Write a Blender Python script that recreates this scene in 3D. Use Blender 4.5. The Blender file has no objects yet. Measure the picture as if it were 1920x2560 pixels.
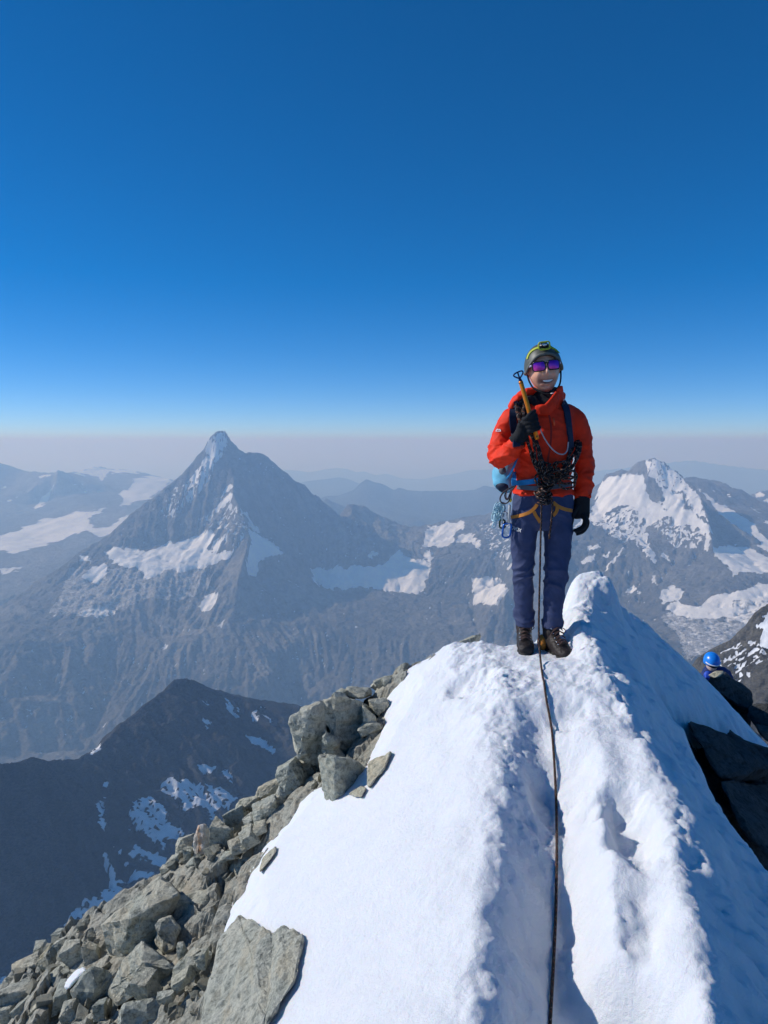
import bpy, bmesh, math, random
import numpy as np
from mathutils import Vector, Matrix, geometry
from mathutils.bvhtree import BVHTree

R = math.radians
scene = bpy.context.scene
COL = scene.collection

# ------------------------------------------------------------------ camera
F_PX, CX, CY = 1922.0, 960.0, 1280.0          # focal length and centre in photo pixels (1920 x 2560)
PITCH = R(5.2)                                # the phone looks a little down
cam_data = bpy.data.cameras.new('camera')
cam = bpy.data.objects.new('camera', cam_data)
COL.objects.link(cam)
cam.location = (0, 0, 0)
cam.rotation_euler = (R(90) - PITCH, 0, 0)
cam_data.sensor_fit = 'VERTICAL'
cam_data.sensor_height = 24.0
cam_data.lens = 24.0 * F_PX / 2560.0
cam_data.clip_start = 0.05
cam_data.clip_end = 300000
scene.camera = cam

# ------------------------------------------------------------------ sky and sun
SUN_EL, SUN_AZ = 32.0, -79.0                  # azimuth measured from the view direction, minus = left
world = bpy.data.worlds.new('World')
scene.world = world
world.use_nodes = True
wn, wl = world.node_tree.nodes, world.node_tree.links
sky = wn.new('ShaderNodeTexSky')
sky.sky_type = 'NISHITA'
sky.sun_disc = False
sky.sun_elevation = R(SUN_EL)
sky.sun_rotation = R(SUN_AZ)
sky.altitude = 4300
sky.air_density = 0.75
sky.dust_density = 0.0
sky.ozone_density = 5.0
bg = wn['Background']
bg.inputs['Strength'].default_value = 0.14
hsv = wn.new('ShaderNodeHueSaturation')
hsv.inputs['Saturation'].default_value = 1.28
hsv.inputs['Hue'].default_value = 0.505
gam = wn.new('ShaderNodeGamma')
gam.inputs['Gamma'].default_value = 0.88
wl.new(sky.outputs[0], hsv.inputs['Color'])
wl.new(hsv.outputs[0], gam.inputs['Color'])
wl.new(gam.outputs[0], bg.inputs['Color'])

sun_dir = Vector((math.sin(R(SUN_AZ)) * math.cos(R(SUN_EL)), math.cos(R(SUN_AZ)) * math.cos(R(SUN_EL)), math.sin(R(SUN_EL))))
sd = bpy.data.lights.new('sun', 'SUN')
sd.energy = 3.2
sd.angle = R(0.53)
sd.color = (1.0, 0.975, 0.94)
sun = bpy.data.objects.new('sun', sd)
sun.rotation_euler = (-sun_dir).to_track_quat('-Z', 'Y').to_euler()
sun.location = (-6, 2, 8)
COL.objects.link(sun)

scene.view_settings.view_transform = 'Standard'
scene.view_settings.look = 'None'
scene.view_settings.gamma = 1.0
scene.view_settings.use_curve_mapping = False
scene.view_settings.exposure = 0.25
scene.cycles.use_denoising = True
scene.cycles.max_bounces = 10
scene.cycles.diffuse_bounces = 3
scene.cycles.volume_bounces = 8
scene.cycles.sample_clamp_indirect = 6.0

# ------------------------------------------------------------------ pixel helpers
def ray(u, v):
    cx, cy = (u - CX) / F_PX, (CY - v) / F_PX
    return np.array((cx, math.cos(PITCH) + cy * math.sin(PITCH), -math.sin(PITCH) + cy * math.cos(PITCH)))

def at(u, v, D):
    """point in the direction of a photo pixel at plan distance D metres"""
    d = ray(u, v)
    return d * (D / math.hypot(d[0], d[1]))

def at_y(u, v, y):
    d = ray(u, v)
    return d * (y / d[1])

def project(P):
    P = np.asarray(P, float)
    f = P[..., 1] * math.cos(PITCH) - P[..., 2] * math.sin(PITCH)
    up = P[..., 1] * math.sin(PITCH) + P[..., 2] * math.cos(PITCH)
    return CX + F_PX * P[..., 0] / f, CY - F_PX * up / f

# photo crops used while reading coordinates: (x origin, y origin, scale)
ZR = dict(Z1=(0, 1050, .3858), Z2=(600, 1050, .3858), Z3=(1400, 1100, .3134), Z4=(0, 1450, .4822),
          R3=(0, 1000, .6028), R4=(900, 1050, .6148), R5=(0, 1800, .4822), R6=(600, 1500, .4219),
          R7=(1150, 1600, .4641), R8=(1680, 1600, .2712), PX=(0, 0, 1.0))
def zp(reg, pts):
    ox, oy, s = ZR[reg]
    return [(ox + p[0] * s, oy + p[1] * s) + tuple(p[2:]) for p in pts]

# ------------------------------------------------------------------ numpy noise
_rng = np.random.RandomState(11)
_perm = np.concatenate([_rng.permutation(256)] * 3).astype(np.int32)
_g2 = np.stack([np.cos(np.arange(16) * math.pi / 8), np.sin(np.arange(16) * math.pi / 8)], 1)
_g3 = _rng.normal(size=(64, 3)); _g3 /= np.linalg.norm(_g3, axis=1)[:, None]

def perlin2(x, y, seed=0):
    x = np.asarray(x, float) + seed * 17.31; y = np.asarray(y, float) + seed * 7.77
    xi = np.floor(x).astype(np.int64); yi = np.floor(y).astype(np.int64)
    xf, yf = x - xi, y - yi
    u = xf ** 3 * (xf * (xf * 6 - 15) + 10); v = yf ** 3 * (yf * (yf * 6 - 15) + 10)
    def g(ix, iy, dx, dy):
        h = _perm[(_perm[ix & 255] + iy) & 255] & 15
        return _g2[h, 0] * dx + _g2[h, 1] * dy
    a = g(xi, yi, xf, yf); b = g(xi + 1, yi, xf - 1, yf)
    c = g(xi, yi + 1, xf, yf - 1); d = g(xi + 1, yi + 1, xf - 1, yf - 1)
    return ((a + u * (b - a)) + v * ((c + u * (d - c)) - (a + u * (b - a)))) * 1.5

def perlin3(P, seed=0):
    P = np.asarray(P, float) + np.array((seed * 3.17, seed * 5.71, seed * 9.13))
    I = np.floor(P).astype(np.int64); Fr = P - I
    W = Fr ** 3 * (Fr * (Fr * 6 - 15) + 10)
    out = 0
    for dx in (0, 1):
        for dy in (0, 1):
            for dz in (0, 1):
                h = _perm[(_perm[(_perm[(I[..., 0] + dx) & 255] + I[..., 1] + dy) & 255] + I[..., 2] + dz) & 255] & 63
                g = _g3[h]
                dot = g[..., 0] * (Fr[..., 0] - dx) + g[..., 1] * (Fr[..., 1] - dy) + g[..., 2] * (Fr[..., 2] - dz)
                w = (W[..., 0] if dx else 1 - W[..., 0]) * (W[..., 1] if dy else 1 - W[..., 1]) * (W[..., 2] if dz else 1 - W[..., 2])
                out = out + w * dot
    return out * 1.6

def fbm2(x, y, oct=5, seed=0, gain=.5, ridged=False):
    s, a, f = 0, 1.0, 1.0
    for i in range(oct):
        n = perlin2(x * f, y * f, seed + i * 3)
        if ridged: n = 1 - 2 * np.abs(n)
        s = s + a * n; a *= gain; f *= 2.03
    return s

def fbm3(P, oct=4, seed=0, gain=.5, ridged=False):
    P = np.asarray(P, float); s, a, f = 0, 1.0, 1.0
    for i in range(oct):
        n = perlin3(P * f, seed + i * 3)
        if ridged: n = 1 - 2 * np.abs(n)
        s = s + a * n; a *= gain; f *= 2.03
    return s

def sstep(a, b, x):
    t = np.clip((np.asarray(x, float) - a) / (b - a), 0, 1)
    return t * t * (3 - 2 * t)

def in_poly(px, py, poly):
    inside = np.zeros(px.shape, bool)
    n = len(poly)
    for i in range(n):
        x0, y0 = poly[i][:2]; x1, y1 = poly[(i + 1) % n][:2]
        if y0 == y1: continue
        c = ((y0 > py) != (y1 > py)) & (px < (x1 - x0) * (py - y0) / (y1 - y0) + x0)
        inside ^= c
    return inside

def poly_dist(px, py, poly, closed=True):
    """signed distance to a polygon, positive inside"""
    d = np.full(px.shape, 1e9)
    n = len(poly)
    for i in range(n if closed else n - 1):
        x0, y0 = poly[i][:2]; x1, y1 = poly[(i + 1) % n][:2]
        ex, ey = x1 - x0, y1 - y0
        t = np.clip(((px - x0) * ex + (py - y0) * ey) / max(ex * ex + ey * ey, 1e-12), 0, 1)
        d = np.minimum(d, np.hypot(px - x0 - t * ex, py - y0 - t * ey))
    return np.where(in_poly(px, py, poly), d, -d) if closed else d

# ------------------------------------------------------------------ object helpers
def mesh_from(name, V, Fc, smooth=False, attrs=None):
    me = bpy.data.meshes.new(name)
    V = np.asarray(V, np.float32)
    Fc = np.asarray(Fc, np.int32)
    me.vertices.add(len(V)); me.vertices.foreach_set('co', V.ravel())
    n, k = Fc.shape
    me.loops.add(n * k); me.loops.foreach_set('vertex_index', Fc.ravel())
    me.polygons.add(n)
    me.polygons.foreach_set('loop_start', np.arange(0, n * k, k, dtype=np.int32))
    me.polygons.foreach_set('loop_total', np.full(n, k, np.int32))
    me.polygons.foreach_set('use_smooth', np.full(n, smooth, bool))
    for an, av in (attrs or {}).items():
        av = np.asarray(av, np.float32)
        if av.ndim == 1:
            a = me.attributes.new(an, 'FLOAT', 'POINT'); a.data.foreach_set('value', av)
        else:
            a = me.attributes.new(an, 'FLOAT_VECTOR', 'POINT'); a.data.foreach_set('vector', av.ravel())
    me.update(); me.validate()
    return me

def grid_faces(nx, ny, keep=None):
    i = np.arange(nx * ny).reshape(ny, nx)
    q = np.stack([i[:-1, :-1], i[:-1, 1:], i[1:, 1:], i[1:, :-1]], -1).reshape(-1, 4)
    if keep is not None:
        q = q[keep[q].any(1)]
        used = np.unique(q); m = np.full(nx * ny, -1); m[used] = np.arange(len(used))
        return m[q], used
    return q

def link(name, me, mat=None, parent=None, **props):
    o = bpy.data.objects.new(name, me)
    COL.objects.link(o)
    if mat is not None and me is not None and not me.materials: me.materials.append(mat)
    if parent is not None: o.parent = parent
    for k, v in props.items(): o[k] = v
    return o

def empty(name, loc=(0, 0, 0), **props):
    o = bpy.data.objects.new(name, None)
    o.location = loc; o.empty_display_size = .1
    COL.objects.link(o)
    for k, v in props.items(): o[k] = v
    return o

# ------------------------------------------------------------------ material helper
class Mat:
    def __init__(s, name, rough=.8, color=(.5, .5, .5), spec=.3):
        s.m = bpy.data.materials.new(name); s.m.use_nodes = True
        s.n, s.l = s.m.node_tree.nodes, s.m.node_tree.links
        s.b = s.n['Principled BSDF']
        s.b.inputs['Roughness'].default_value = rough
        s.b.inputs['Base Color'].default_value = (*color, 1)
        s.b.inputs['Specular IOR Level'].default_value = spec
    def new(s, t, **kw):
        n = s.n.new('ShaderNode' + t)
        for k, v in kw.items():
            if k in n.inputs: n.inputs[k].default_value = v
            else: setattr(n, k, v)
        return n
    def lk(s, a, b): s.l.new(a, b); return s
    def coord(s, kind='Object'): return s.new('TexCoord').outputs[kind]
    def noise(s, vec, scale, detail=4, rough=.5, dist=0.0, typ=None):
        n = s.new('TexNoise')
        if typ: n.noise_type = typ
        n.inputs['Scale'].default_value = scale; n.inputs['Detail'].default_value = detail
        n.inputs['Roughness'].default_value = rough; n.inputs['Distortion'].default_value = dist
        s.l.new(vec, n.inputs['Vector']); return n.outputs['Fac']
    def attr(s, name, out='Fac'):
        a = s.new('Attribute'); a.attribute_name = name; return a.outputs[out]
    def ramp(s, fac, stops, interp='LINEAR'):
        r = s.new('ValToRGB'); r.color_ramp.interpolation = interp
        e = r.color_ramp.elements
        while len(e) < len(stops): e.new(.5)
        for el, (p, c) in zip(e, stops):
            el.position = p; el.color = (c, c, c, 1) if not hasattr(c, '__len__') else (*c, 1)
        s.l.new(fac, r.inputs[0]); return r.outputs[0]
    def mix(s, fac, a, b, mode='MIX'):
        m = s.new('Mix'); m.data_type = 'RGBA'; m.blend_type = mode
        for val, idx in ((fac, 0), (a, 6), (b, 7)):
            if hasattr(val, 'default_value') or hasattr(val, 'is_linked'): s.l.new(val, m.inputs[idx])
            elif idx == 0: m.inputs[0].default_value = val
            else: m.inputs[idx].default_value = (*val, 1)
        return m.outputs[2]
    def math(s, op, a, b=0.0, clamp=False):
        m = s.new('Math'); m.operation = op; m.use_clamp = clamp
        for i, v in enumerate((a, b)):
            if hasattr(v, 'is_linked'): s.l.new(v, m.inputs[i])
            else: m.inputs[i].default_value = v
        return m.outputs[0]
    def bump(s, h, strength=.5, dist=.01, normal=None):
        b = s.new('Bump'); b.inputs['Strength'].default_value = strength; b.inputs['Distance'].default_value = dist
        s.l.new(h, b.inputs['Height'])
        if normal is not None: s.l.new(normal, b.inputs['Normal'])
        s.l.new(b.outputs[0], s.b.inputs['Normal']); return b.outputs[0]
    def scale_vec(s, vec, xyz):
        m = s.new('Mapping'); m.inputs['Scale'].default_value = xyz; s.l.new(vec, m.inputs['Vector']); return m.outputs[0]
    def base(s, col): s.l.new(col, s.b.inputs['Base Color']); return s
# ================================================================== far terrain
def blur(A, n=1):
    for _ in range(n):
        P = np.pad(A, 1, mode='edge')
        A = (P[:-2, 1:-1] + P[2:, 1:-1] + P[1:-1, :-2] + P[1:-1, 2:] + 4 * P[1:-1, 1:-1]) / 8
    return A

def erode(Hm, cell, drops=60000, steps=70, k=.35, seed=1):
    """water drops running down the slope, carving gullies"""
    rng = np.random.RandomState(seed)
    ny, nx = Hm.shape
    H = Hm.copy()
    for batch in range(3):
        x = rng.uniform(2, nx - 3, drops); y = rng.uniform(2, ny - 3, drops)
        dx = np.zeros(drops); dy = np.zeros(drops); sed = np.zeros(drops); alive = np.ones(drops, bool)
        for st in range(steps):
            xi = x.astype(int); yi = y.astype(int); fx = x - xi; fy = y - yi
            h00 = H[yi, xi]; h10 = H[yi, xi + 1]; h01 = H[yi + 1, xi]; h11 = H[yi + 1, xi + 1]
            gx = (h10 - h00) * (1 - fy) + (h11 - h01) * fy
            gy = (h01 - h00) * (1 - fx) + (h11 - h10) * fx
            hh = h00 * (1 - fx) * (1 - fy) + h10 * fx * (1 - fy) + h01 * (1 - fx) * fy + h11 * fx * fy
            dx = dx * .35 - gx * .65; dy = dy * .35 - gy * .65
            L = np.hypot(dx, dy) + 1e-9
            slope = np.hypot(gx, gy) / cell
            nxp = np.clip(x + dx / L, 1, nx - 3); nyp = np.clip(y + dy / L, 1, ny - 3)
            nxi = nxp.astype(int); nyi = nyp.astype(int)
            dh = hh - H[nyi, nxi]
            cap = np.clip(slope, 0, 1.5) * 2.2
            er = np.where(sed < cap, np.minimum((cap - sed) * k, np.maximum(dh, 0) * .5), (cap - sed) * .15) * alive
            sed += er
            for ox, oy, w in ((0, 0, (1 - fx) * (1 - fy)), (1, 0, fx * (1 - fy)), (0, 1, (1 - fx) * fy), (1, 1, fx * fy)):
                H -= np.bincount((yi + oy) * nx + xi + ox, weights=er * w, minlength=nx * ny).reshape(ny, nx)
            x, y = nxp, nyp
    return H

def streaks(Z, cell, wl, steps, seed, X, Y):
    """noise smeared down the fall line: ribs and couloirs"""
    gy, gx = np.gradient(blur(Z, 8), cell)
    L = np.hypot(gx, gy) + 1e-6
    dx, dy = -gx / L, -gy / L
    N = fbm2(X / wl, Y / wl, 3, seed, .6)
    ny, nx = Z.shape
    J, I = np.meshgrid(np.arange(ny), np.arange(nx), indexing='ij')
    acc = N.copy()
    for sgn in (1, -1):
        x = I.astype(float); y = J.astype(float)
        for k in range(steps):
            xi = np.clip(np.rint(x).astype(int), 0, nx - 1); yi = np.clip(np.rint(y).astype(int), 0, ny - 1)
            x += sgn * dx[yi, xi]; y += sgn * dy[yi, xi]
            acc += N[np.clip(np.rint(y).astype(int), 0, ny - 1), np.clip(np.rint(x).astype(int), 0, nx - 1)]
    acc /= acc.std() + 1e-9
    return acc, L

def net_height(points, ridges, X, Y):
    """linear interpolation of a triangulated control net (ridges are kept as creases)"""
    co = [Vector((p[0] / 1000, p[1] / 1000)) for p in points]
    vs, es, fs, ov, oe, of = geometry.delaunay_2d_cdt(co, ridges, [], 0, 1e-7)
    zs = []
    for i in range(len(vs)):
        src = ov[i]
        zs.append(points[src[0]][2] if src else None)
    P = np.array([(v.x * 1000, v.y * 1000) for v in vs])
    for i, z in enumerate(zs):      # crossings of creases: nearest known height
        if z is None:
            k = min(range(len(points)), key=lambda j: (points[j][0] - P[i, 0]) ** 2 + (points[j][1] - P[i, 1]) ** 2)
            zs[i] = points[k][2]
    zs = np.array(zs)
    H = np.full(X.shape, np.nan)
    x0, y0 = X[0, 0], Y[0, 0]; c = X[0, 1] - X[0, 0]
    for f in fs:
        if len(f) != 3: continue
        a, b, d = P[f[0]], P[f[1]], P[f[2]]
        i0 = max(int((min(a[0], b[0], d[0]) - x0) / c), 0); i1 = min(int((max(a[0], b[0], d[0]) - x0) / c) + 2, X.shape[1])
        j0 = max(int((min(a[1], b[1], d[1]) - y0) / c), 0); j1 = min(int((max(a[1], b[1], d[1]) - y0) / c) + 2, X.shape[0])
        if i1 <= i0 or j1 <= j0: continue
        xs, ys = X[j0:j1, i0:i1], Y[j0:j1, i0:i1]
        det = (b[1] - d[1]) * (a[0] - d[0]) + (d[0] - b[0]) * (a[1] - d[1])
        if abs(det) < 1e-6: continue
        w0 = ((b[1] - d[1]) * (xs - d[0]) + (d[0] - b[0]) * (ys - d[1])) / det
        w1 = ((d[1] - a[1]) * (xs - d[0]) + (a[0] - d[0]) * (ys - d[1])) / det
        w2 = 1 - w0 - w1
        m = (w0 > -1e-6) & (w1 > -1e-6) & (w2 > -1e-6)
        H[j0:j1, i0:i1][m] = (w0 * zs[f[0]] + w1 * zs[f[1]] + w2 * zs[f[2]])[m]
    return H

def mountain(name, lines, spots, cell, mat, label, snow=(), fine=18., wave=420., ridge_keep=90., seed=1,
             back=None, base_z=-2050, edge_px=3.0, drops=50000, auto_snow=None, far_drop=1400, gully=1.0, snow_smooth=.75, jag=1.0, sink=None, rib=1.0, pale=()):
    """lines: creases of (u, v, D); spots: single (u, v, D). Builds one height-field mesh."""
    pts, eds, crest = [], [], []
    for ln in lines:
        ids = []
        for p in ln:
            ids.append(len(pts)); pts.append(tuple(at(*p)))
        eds += list(zip(ids[:-1], ids[1:]))
        crest.append([pts[i] for i in ids])
    for p in spots: pts.append(tuple(at(*p)))
    if back:                                    # the far side of the skyline, out of sight
        for p in back:
            a = at(*p); h = math.hypot(a[0], a[1])
            s = (h + far_drop) / h
            pts.append((a[0] * s, a[1] * s, max(base_z, a[2] - far_drop * .9)))
    A = np.array(pts)
    x0, x1, y0, y1 = A[:, 0].min(), A[:, 0].max(), A[:, 1].min(), A[:, 1].max()
    X, Y = np.meshgrid(np.arange(x0, x1, cell), np.arange(y0, y1, cell))
    Z = net_height(pts, eds, X, Y)
    ok = ~np.isnan(Z)
    Zf = np.where(ok, Z, base_z)
    d = np.full(X.shape, 1e9)
    for ln in crest:
        for a, b in zip(ln[:-1], ln[1:]):
            ex, ey = b[0] - a[0], b[1] - a[1]
            t = np.clip(((X - a[0]) * ex + (Y - a[1]) * ey) / max(ex * ex + ey * ey, 1e-9), 0, 1)
            d = np.minimum(d, np.hypot(X - a[0] - t * ex, Y - a[1] - t * ey))
    Zs = blur(Zf, 10)
    w = sstep(0, ridge_keep * .6, d)
    Zf = Zf * (1 - w) + Zs * w
    # large and small relief, weaker on crests so the skyline keeps its line
    wx = X + 90 * fbm2(X / 500, Y / 500, 3, seed + 40); wy = Y + 90 * fbm2(X / 500, Y / 500, 3, seed + 60)
    amp = .22 + .78 * sstep(0, ridge_keep * 2, d)
    st1, sl = streaks(Zf, cell, cell * 9, 34, seed + 70, X, Y)
    st2, _ = streaks(Zf, cell, cell * 3.2, 14, seed + 71, X, Y)
    st0, _ = streaks(blur(Zf, 6), cell, cell * 26, 60, seed + 72, X, Y)
    steep = sstep(.12, .7, sl)
    Zf += amp * (.3 + .7 * sstep(.45, 1.0, sl)) * (fine * 1.75 * fbm2(wx / wave, wy / wave, 6, seed, .6, True) - fine * 1.05)
    Zf += amp * rib * fine * steep * (.55 * np.abs(st0) - .44 + .30 * np.abs(st1) - .24 + .14 * st2)
    Zf += jag * fine * .34 * fbm2(X / (cell * 7), Y / (cell * 7), 3, seed + 9)
    # snow cover from outlines read off the photograph
    uu, vv = project(np.stack([X, Y, Zf], -1))
    eu = uu + edge_px * 1.6 * fbm2(X / (cell * 9), Y / (cell * 9), 4, seed + 21)
    ev = vv + edge_px * 1.6 * fbm2(X / (cell * 9) + 55, Y / (cell * 9), 4, seed + 22)
    S = np.zeros(X.shape); dirty = np.zeros(X.shape, bool)
    eu = eu + edge_px * .9 * st2; ev = ev + edge_px * .9 * st1
    for reg, val, poly in snow:
        q = zp(reg, poly)
        s = sstep(-2.5, 2.5, poly_dist(eu, ev, q)) * abs(val)
        if val < 0: dirty |= s > .02
        S = np.maximum(S, s)
    rough = Zf
    er = erode(Zf, cell, drops, 70, .3 * gully, seed)
    Zf = Zf + np.clip(er - Zf, -1.5 * fine, .25 * fine) * sstep(0, ridge_keep * .8, d)
    solid = sstep(.55, .95, S) * snow_smooth
    Zf = Zf * (1 - solid) + blur(Zf, 14) * solid
    if sink: Zf -= 500 * sstep(sink[1], sink[0], uu)
    gy, gx = np.gradient(Zf, cell)
    slope = np.hypot(gx, gy)
    if auto_snow is not None:
        lo, amt = auto_snow
        n = fbm2(X / (cell * 12), Y / (cell * 12), 4, seed + 5)
        hollow = np.clip((blur(Zf, 12) - Zf) / (fine * .5), -1, 1)
        S = np.maximum(S, amt * sstep(.1, .5, n * .5 + hollow * .6 + lo) * sstep(1.6, .7, slope))
    part = (S > .02) & (S < .9) & ~dirty
    n2 = fbm2(X / (cell * 3.6) + st2 * .5, Y / (cell * 5), 4, seed + 77, .65)
    hol = np.clip((blur(Zf, 4) - Zf) / (fine * .18), -1, 1)
    S = np.where(part, sstep(-.15, .15, (S - .5) * 1.3 + n2 * .42 - st2 * .06 - st1 * .05 + hol * .2), S)
    V = np.stack([X, Y, Zf], -1).reshape(-1, 3)
    Fq, used = grid_faces(X.shape[1], X.shape[0], ok.ravel())
    tone = .38 * st2 + .3 * st1 + .5 * fbm2(wx / (wave * .5), wy / (wave * .5), 4, seed + 33)
    tone = tone + .9 * fbm2(wx / (wave * 2.2), wy / (wave * 2.2), 3, seed + 34)
    for reg, val, poly in pale:  # sunlight on the lit buttresses put into a paler rock tone
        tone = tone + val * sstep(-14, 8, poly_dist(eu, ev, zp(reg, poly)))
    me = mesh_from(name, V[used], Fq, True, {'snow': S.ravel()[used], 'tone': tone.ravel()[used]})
    return link(name, me, mat, kind='structure', label=label)

def mountain_mat(name, rock_a, rock_b, s, warm=(.21, .185, .155)):
    m = Mat(name, .9, spec=.1)
    co = m.coord('Object')
    n1 = m.noise(co, .012 * s, 8, .62)
    n2 = m.noise(m.scale_vec(co, (.05 * s, .05 * s, .18 * s)), 1.0, 6, .65)
    rock = m.mix(m.ramp(n1, [(.35, 0.), (.68, 1.)]), rock_a, rock_b)
    rock = m.mix(m.math('MULTIPLY', m.ramp(n2, [(.42, 0.), (.62, 1.)]), .5), rock, warm)
    rock = m.mix(.55, rock, m.ramp(n2, [(.3, .35), (.7, 1.)]), 'MULTIPLY')
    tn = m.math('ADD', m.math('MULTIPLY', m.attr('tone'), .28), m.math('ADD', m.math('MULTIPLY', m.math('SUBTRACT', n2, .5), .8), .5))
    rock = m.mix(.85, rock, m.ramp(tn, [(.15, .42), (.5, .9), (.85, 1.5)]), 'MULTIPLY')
    sn = m.attr('snow')
    brk = m.math('ADD', sn, m.math('MULTIPLY', m.math('SUBTRACT', m.noise(co, .035 * s, 6, .7), .5), .55))
    fac = m.ramp(brk, [(.40, 0.), (.58, 1.)])
    snow = m.mix(m.ramp(n1, [(.4, 0.), (.65, 1.)]), (.83, .85, .88), (.74, .75, .77))
    m.base(m.mix(fac, rock, snow))
    h = m.math('MULTIPLY', m.noise(co, .03 * s, 9, .7), m.math('SUBTRACT', 1.15, fac))
    m.bump(h, 1.0, 60 / s)
    return m.m

M_far = mountain_mat('alpine_rock', (.18, .185, .19), (.38, .37, .34), 1.0)
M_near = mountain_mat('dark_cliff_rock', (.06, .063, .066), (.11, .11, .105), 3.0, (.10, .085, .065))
M_mid = mountain_mat('grey_cliff_rock', (.18, .18, .172), (.32, .31, .28), 8.0, (.21, .17, .12))
M_hill = mountain_mat('distant_rock', (.07, .08, .08), (.12, .125, .12), .5)

# ---- ground: valley floor reaching the horizon
gx, gy = np.meshgrid(np.linspace(-110000, 110000, 161), np.linspace(-110000, 110000, 161))
gz = -2080 + 40 * fbm2(gx / 9000, gy / 9000, 3, 4)
gm = Mat('valley_ground', .95, (.10, .11, .09), .1)
gn = gm.noise(gm.coord('Object'), .0008, 8, .6)
gm.base(gm.ramp(gn, [(.35, (.07, .085, .06)), (.65, (.16, .155, .14))]))
link('ground', mesh_from('ground', np.stack([gx, gy, gz], -1).reshape(-1, 3), grid_faces(161, 161), True), gm.m, kind='structure')

# ---- the pyramid peak
hornli = [(563, 1075, 7310), (545, 1075, 7300), (527, 1093, 7280), (512, 1120, 7260), (491, 1145, 7235), (464, 1172, 7210), (434, 1202, 7170), (398, 1232, 7130),
          (362, 1256, 7090), (328, 1283, 7050), (295, 1313, 7010), (265, 1341, 6980), (241, 1356, 6940), (211, 1371, 6900), (187, 1386, 6850), (150, 1422, 6750), (90, 1458, 6600), (0, 1518, 6450), (-160, 1600, 6300)]
lion = [(563, 1075, 7310), (579, 1099, 7330), (597, 1118, 7350), (615, 1133, 7370), (633, 1131, 7390), (654, 1134, 7420), (669, 1142, 7440), (693, 1163, 7480), (717, 1184, 7510), (741, 1205, 7540),
        (760, 1211, 7570), (778, 1232, 7600), (796, 1241, 7620), (814, 1259, 7650), (832, 1274, 7680), (850, 1288, 7700), (859, 1274, 7710), (871, 1259, 7720), (892, 1261, 7740), (916, 1268, 7760), (940, 1283, 7780),
        (964, 1292, 7790), (995, 1307, 7800), (1030, 1318, 7800), (1054, 1320, 7800), (1080, 1310, 7760), (1110, 1303, 7720), (1134, 1299, 7700), (1158, 1293, 7680), (1195, 1288, 7640), (1232, 1281, 7600), (1330, 1262, 7480), (1430, 1240, 7400)]
zmutt = [(560, 1078, 7305), (566, 1120, 7230), (575, 1160, 7130), (585, 1199, 7000), (582, 1232, 6860), (603, 1277, 6680), (622, 1325, 6500), (617, 1370, 6320), (604, 1425, 6030), (590, 1470, 5850), (585, 1512, 5750), (567, 1560, 5580), (545, 1630, 5330), (520, 1700, 5120), (505, 1760, 4980)]
spots = [(289, 1368, 6800), (350, 1377, 6700), (386, 1362, 6750), (440, 1356, 6760), (494, 1338, 6770), (518, 1319, 6790), (545, 1300, 6800),
         (283, 1416, 6450), (362, 1416, 6350), (422, 1422, 6300), (482, 1416, 6300), (542, 1398, 6350), (575, 1392, 6330),
         (181, 1458, 6450), (271, 1470, 6200), (362, 1482, 6050), (452, 1488, 6000), (520, 1482, 5960), (100, 1500, 6300), (30, 1540, 6050),
         (60, 1603, 5560), (181, 1603, 5570), (300, 1590, 5620), (362, 1610, 5500), (430, 1590, 5600), (482, 1603, 5420), (-160, 1640, 5700),
         (-160, 1750, 5150), (0, 1750, 5120), (90, 1740, 5220), (180, 1760, 5080), (280, 1740, 5180), (360, 1740, 5060), (-200, 1920, 4780), (0, 1900, 4760), (200, 1880, 4780), (400, 1830, 4800),
         (640, 1330, 6750), (705, 1385, 6500), (625, 1450, 6150), (700, 1440, 6350), (778, 1416, 6850), (800, 1400, 6950), (900, 1375, 7050), (1000, 1390, 7000), (1080, 1400, 6950), (1150, 1370, 7100), (1250, 1372, 6700),
         (800, 1470, 6500), (900, 1480, 6450), (1000, 1482, 6450), (1080, 1465, 6500), (1130, 1400, 6750), (1170, 1500, 6250), (1250, 1490, 6300), (1350, 1345, 6480), (1430, 1330, 6420), (1300, 1413, 6000), (1430, 1410, 5900), (1430, 1500, 5480),
         (700, 1545, 5800), (760, 1560, 5700), (820, 1550, 5820), (850, 1600, 5560), (1000, 1600, 5560), (1200, 1600, 5560), (1400, 1600, 5560),
         (640, 1700, 5080), (720, 1740, 5060), (800, 1700, 5200), (900, 1730, 5060), (1100, 1730, 5060), (1400, 1730, 5060), (600, 1860, 4780), (1000, 1860, 4780), (1400, 1860, 4780)]
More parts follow.
